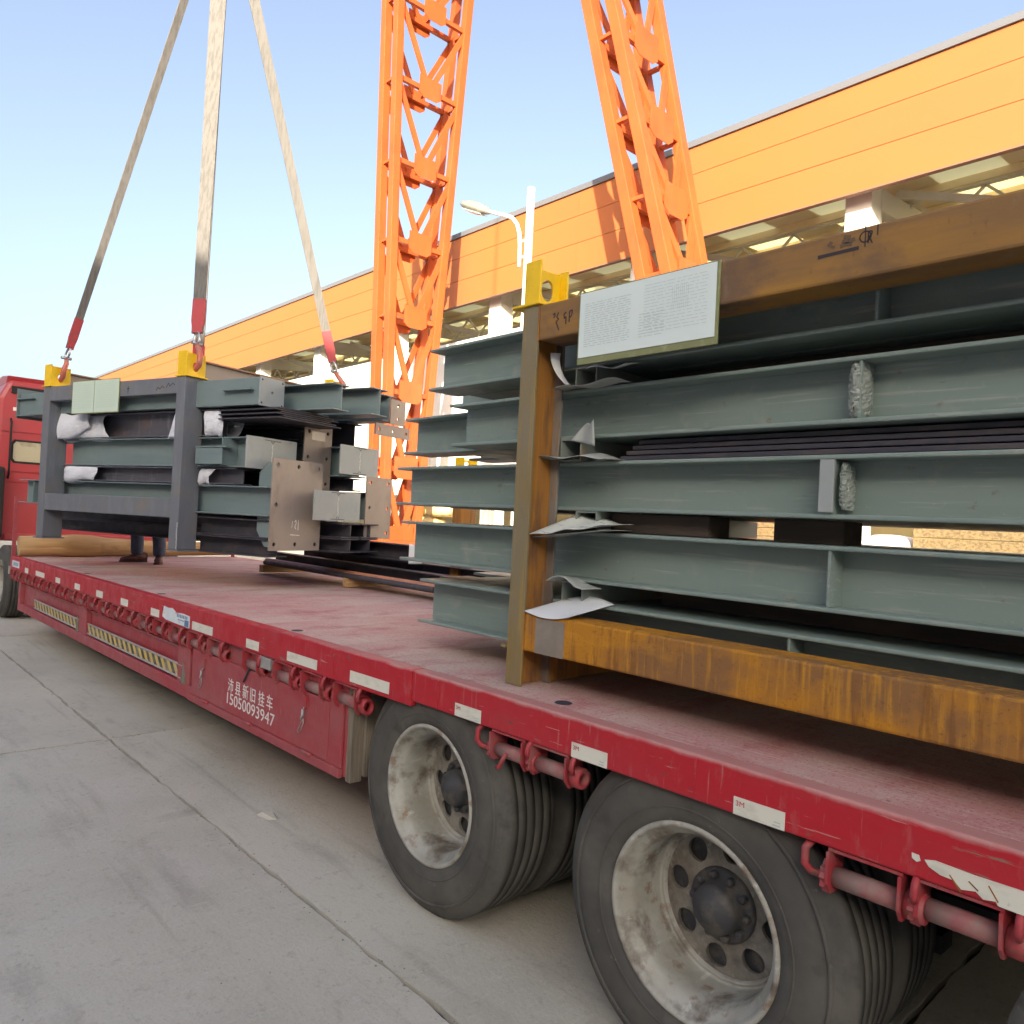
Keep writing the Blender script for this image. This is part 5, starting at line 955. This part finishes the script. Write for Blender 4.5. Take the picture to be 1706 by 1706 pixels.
# ================================================================== PERSON behind the hanging bundle
pm = thing('person', 'person in blue jeans and brown shoes standing on the deck behind the bundle', 'person', (-10.0, 1.17, 0.956), radians(25))
def skinmesh(name, verts, edges, rad, mt, root=0, sub=2):
    me = bpy.data.meshes.new(name); me.from_pydata(verts, edges, []); o = bpy.data.objects.new(name, me); COL.objects.link(o)
    sk = o.modifiers.new('skin', 'SKIN'); ssd = o.modifiers.new('sub', 'SUBSURF'); ssd.levels = sub; ssd.render_levels = sub
    for i, rr_ in enumerate(rad): me.skin_vertices[0].data[i].radius = rr_ if isinstance(rr_, tuple) else (rr_, rr_)
    me.skin_vertices[0].data[root].use_root = True
    bpy.context.view_layer.update()
    ev = bpy.data.meshes.new_from_object(o.evaluated_get(bpy.context.evaluated_depsgraph_get()))
    bpy.data.objects.remove(o); ev.materials.clear(); ev.materials.append(mt)
    for p in ev.polygons: p.use_smooth = True
    return put(name, ev, pm)
hx = 0.16
bv = [(0, 0, 0.93), (0, 0.0, 1.12), (0, 0, 1.32), (0, 0, 1.44), (0, 0, 1.52), (0, -0.02, 1.60), (0, -0.02, 1.69), (-0.09, 0, 0.88), (-hx, -0.02, 0.48), (-hx - 0.02, 0.02, 0.09), (0.09, 0, 0.88), (hx, 0.0, 0.48), (hx + 0.03, 0.02, 0.09),
      (-0.19, 0, 1.40), (-0.25, 0.0, 1.13), (-0.22, -0.15, 0.98), (-0.20, -0.22, 0.95), (0.19, 0, 1.40), (0.25, 0.0, 1.13), (0.22, -0.15, 0.98), (0.20, -0.22, 0.95)]
be = [(0, 1), (1, 2), (2, 3), (3, 4), (4, 5), (5, 6), (0, 7), (7, 8), (8, 9), (0, 10), (10, 11), (11, 12), (3, 13), (13, 14), (14, 15), (15, 16), (3, 17), (17, 18), (18, 19), (19, 20)]
br = [(0.15, 0.10), (0.13, 0.09), (0.16, 0.10), (0.10, 0.07), (0.055, 0.055), (0.075, 0.095), (0.07, 0.085), 0.085, 0.058, 0.04, 0.085, 0.058, 0.04, 0.055, 0.042, 0.032, 0.03, 0.055, 0.042, 0.032, 0.03]
skinmesh('body', bv, be, br, skin)
tv = [(0, 0, 0.95), (-0.10, 0, 0.84), (-hx, -0.02, 0.48), (-hx - 0.02, 0.02, 0.26), (-hx - 0.02, 0.02, 0.07), (0.10, 0, 0.84), (hx, 0.0, 0.48), (hx + 0.025, 0.02, 0.26), (hx + 0.03, 0.02, 0.07), (0, 0, 1.05)]
skinmesh('trousers', tv, [(0, 1), (1, 2), (2, 3), (3, 4), (0, 5), (5, 6), (6, 7), (7, 8), (0, 9)], [(0.17, 0.12), 0.105, 0.085, 0.078, 0.076, 0.105, 0.085, 0.078, 0.076, (0.165, 0.115)], jeans)
jv = [(0, 0, 0.98), (0, 0, 1.15), (0, 0, 1.34), (0, 0, 1.45), (-0.20, 0, 1.41), (-0.26, 0, 1.13), (-0.225, -0.13, 1.0), (0.20, 0, 1.41), (0.26, 0, 1.13), (0.225, -0.13, 1.0)]
skinmesh('jacket', jv, [(0, 1), (1, 2), (2, 3), (3, 4), (4, 5), (5, 6), (3, 7), (7, 8), (8, 9)], [(0.18, 0.13), (0.165, 0.12), (0.185, 0.12), (0.11, 0.08), 0.072, 0.06, 0.05, 0.072, 0.06, 0.05], jacket)
for (x, yaw) in ((-hx - 0.02, -0.5), (hx + 0.03, 0.75)):
    m = MB(); R_ = Matrix.Rotation(yaw, 3, 'Z')
    secs = [(0.10, 0.030, 0.10), (0.07, 0.042, 0.115), (0.0, 0.044, 0.115), (-0.07, 0.046, 0.085), (-0.13, 0.050, 0.062), (-0.18, 0.043, 0.05), (-0.205, 0.022, 0.035)]
    vs = []; fs = []; n = 12
    for (yy, wy, hh) in secs:
        for k in range(n):
            th = 2 * pi * k / n; vs.append(R_ @ Vector((wy * cos(th), yy + 0.02, 0)) + Vector((x, 0.02, 0.012 + hh * (0.5 + 0.5 * sin(th)))))
    for i in range(len(secs) - 1):
        for k in range(n): fs.append((i * n + k, i * n + (k + 1) % n, (i + 1) * n + (k + 1) % n, (i + 1) * n + k))
    fs.append(tuple(range(n))); fs.append(tuple(range((len(secs) - 1) * n, len(secs) * n))); m.add(vs, fs, True); sh = m.build('shoe', shoe, pm)
    s_ = MB(); pl = [(0.03, 0.12), (-0.03, 0.12), (-0.045, 0.02), (-0.052, -0.12), (-0.04, -0.18), (0, -0.20), (0.04, -0.18), (0.052, -0.12), (0.045, 0.02)]
    pl = [(R_ @ Vector((a, b, 0))) for a, b in pl]; s_.prism([(p.x + x, p.y + 0.02) for p in pl], 'z', 0.0, 0.018); s_.build('sole', sole, sh)
h_ = MB(); h_.lathe([(0.001, 0.115), (0.06, 0.105), (0.09, 0.06), (0.098, 0.0), (0.09, -0.03)], (0, 0.0, 1.66), 'z', 16); h_.build('hair', hair, pm)
for (x,) in ((-0.032,), (0.032,)): MB().lathe([(0.001, -0.012), (0.010, -0.008), (0.012, 0.0)], (x, -0.098, 1.645), 'y', 8).build('eye', darkink, pm)
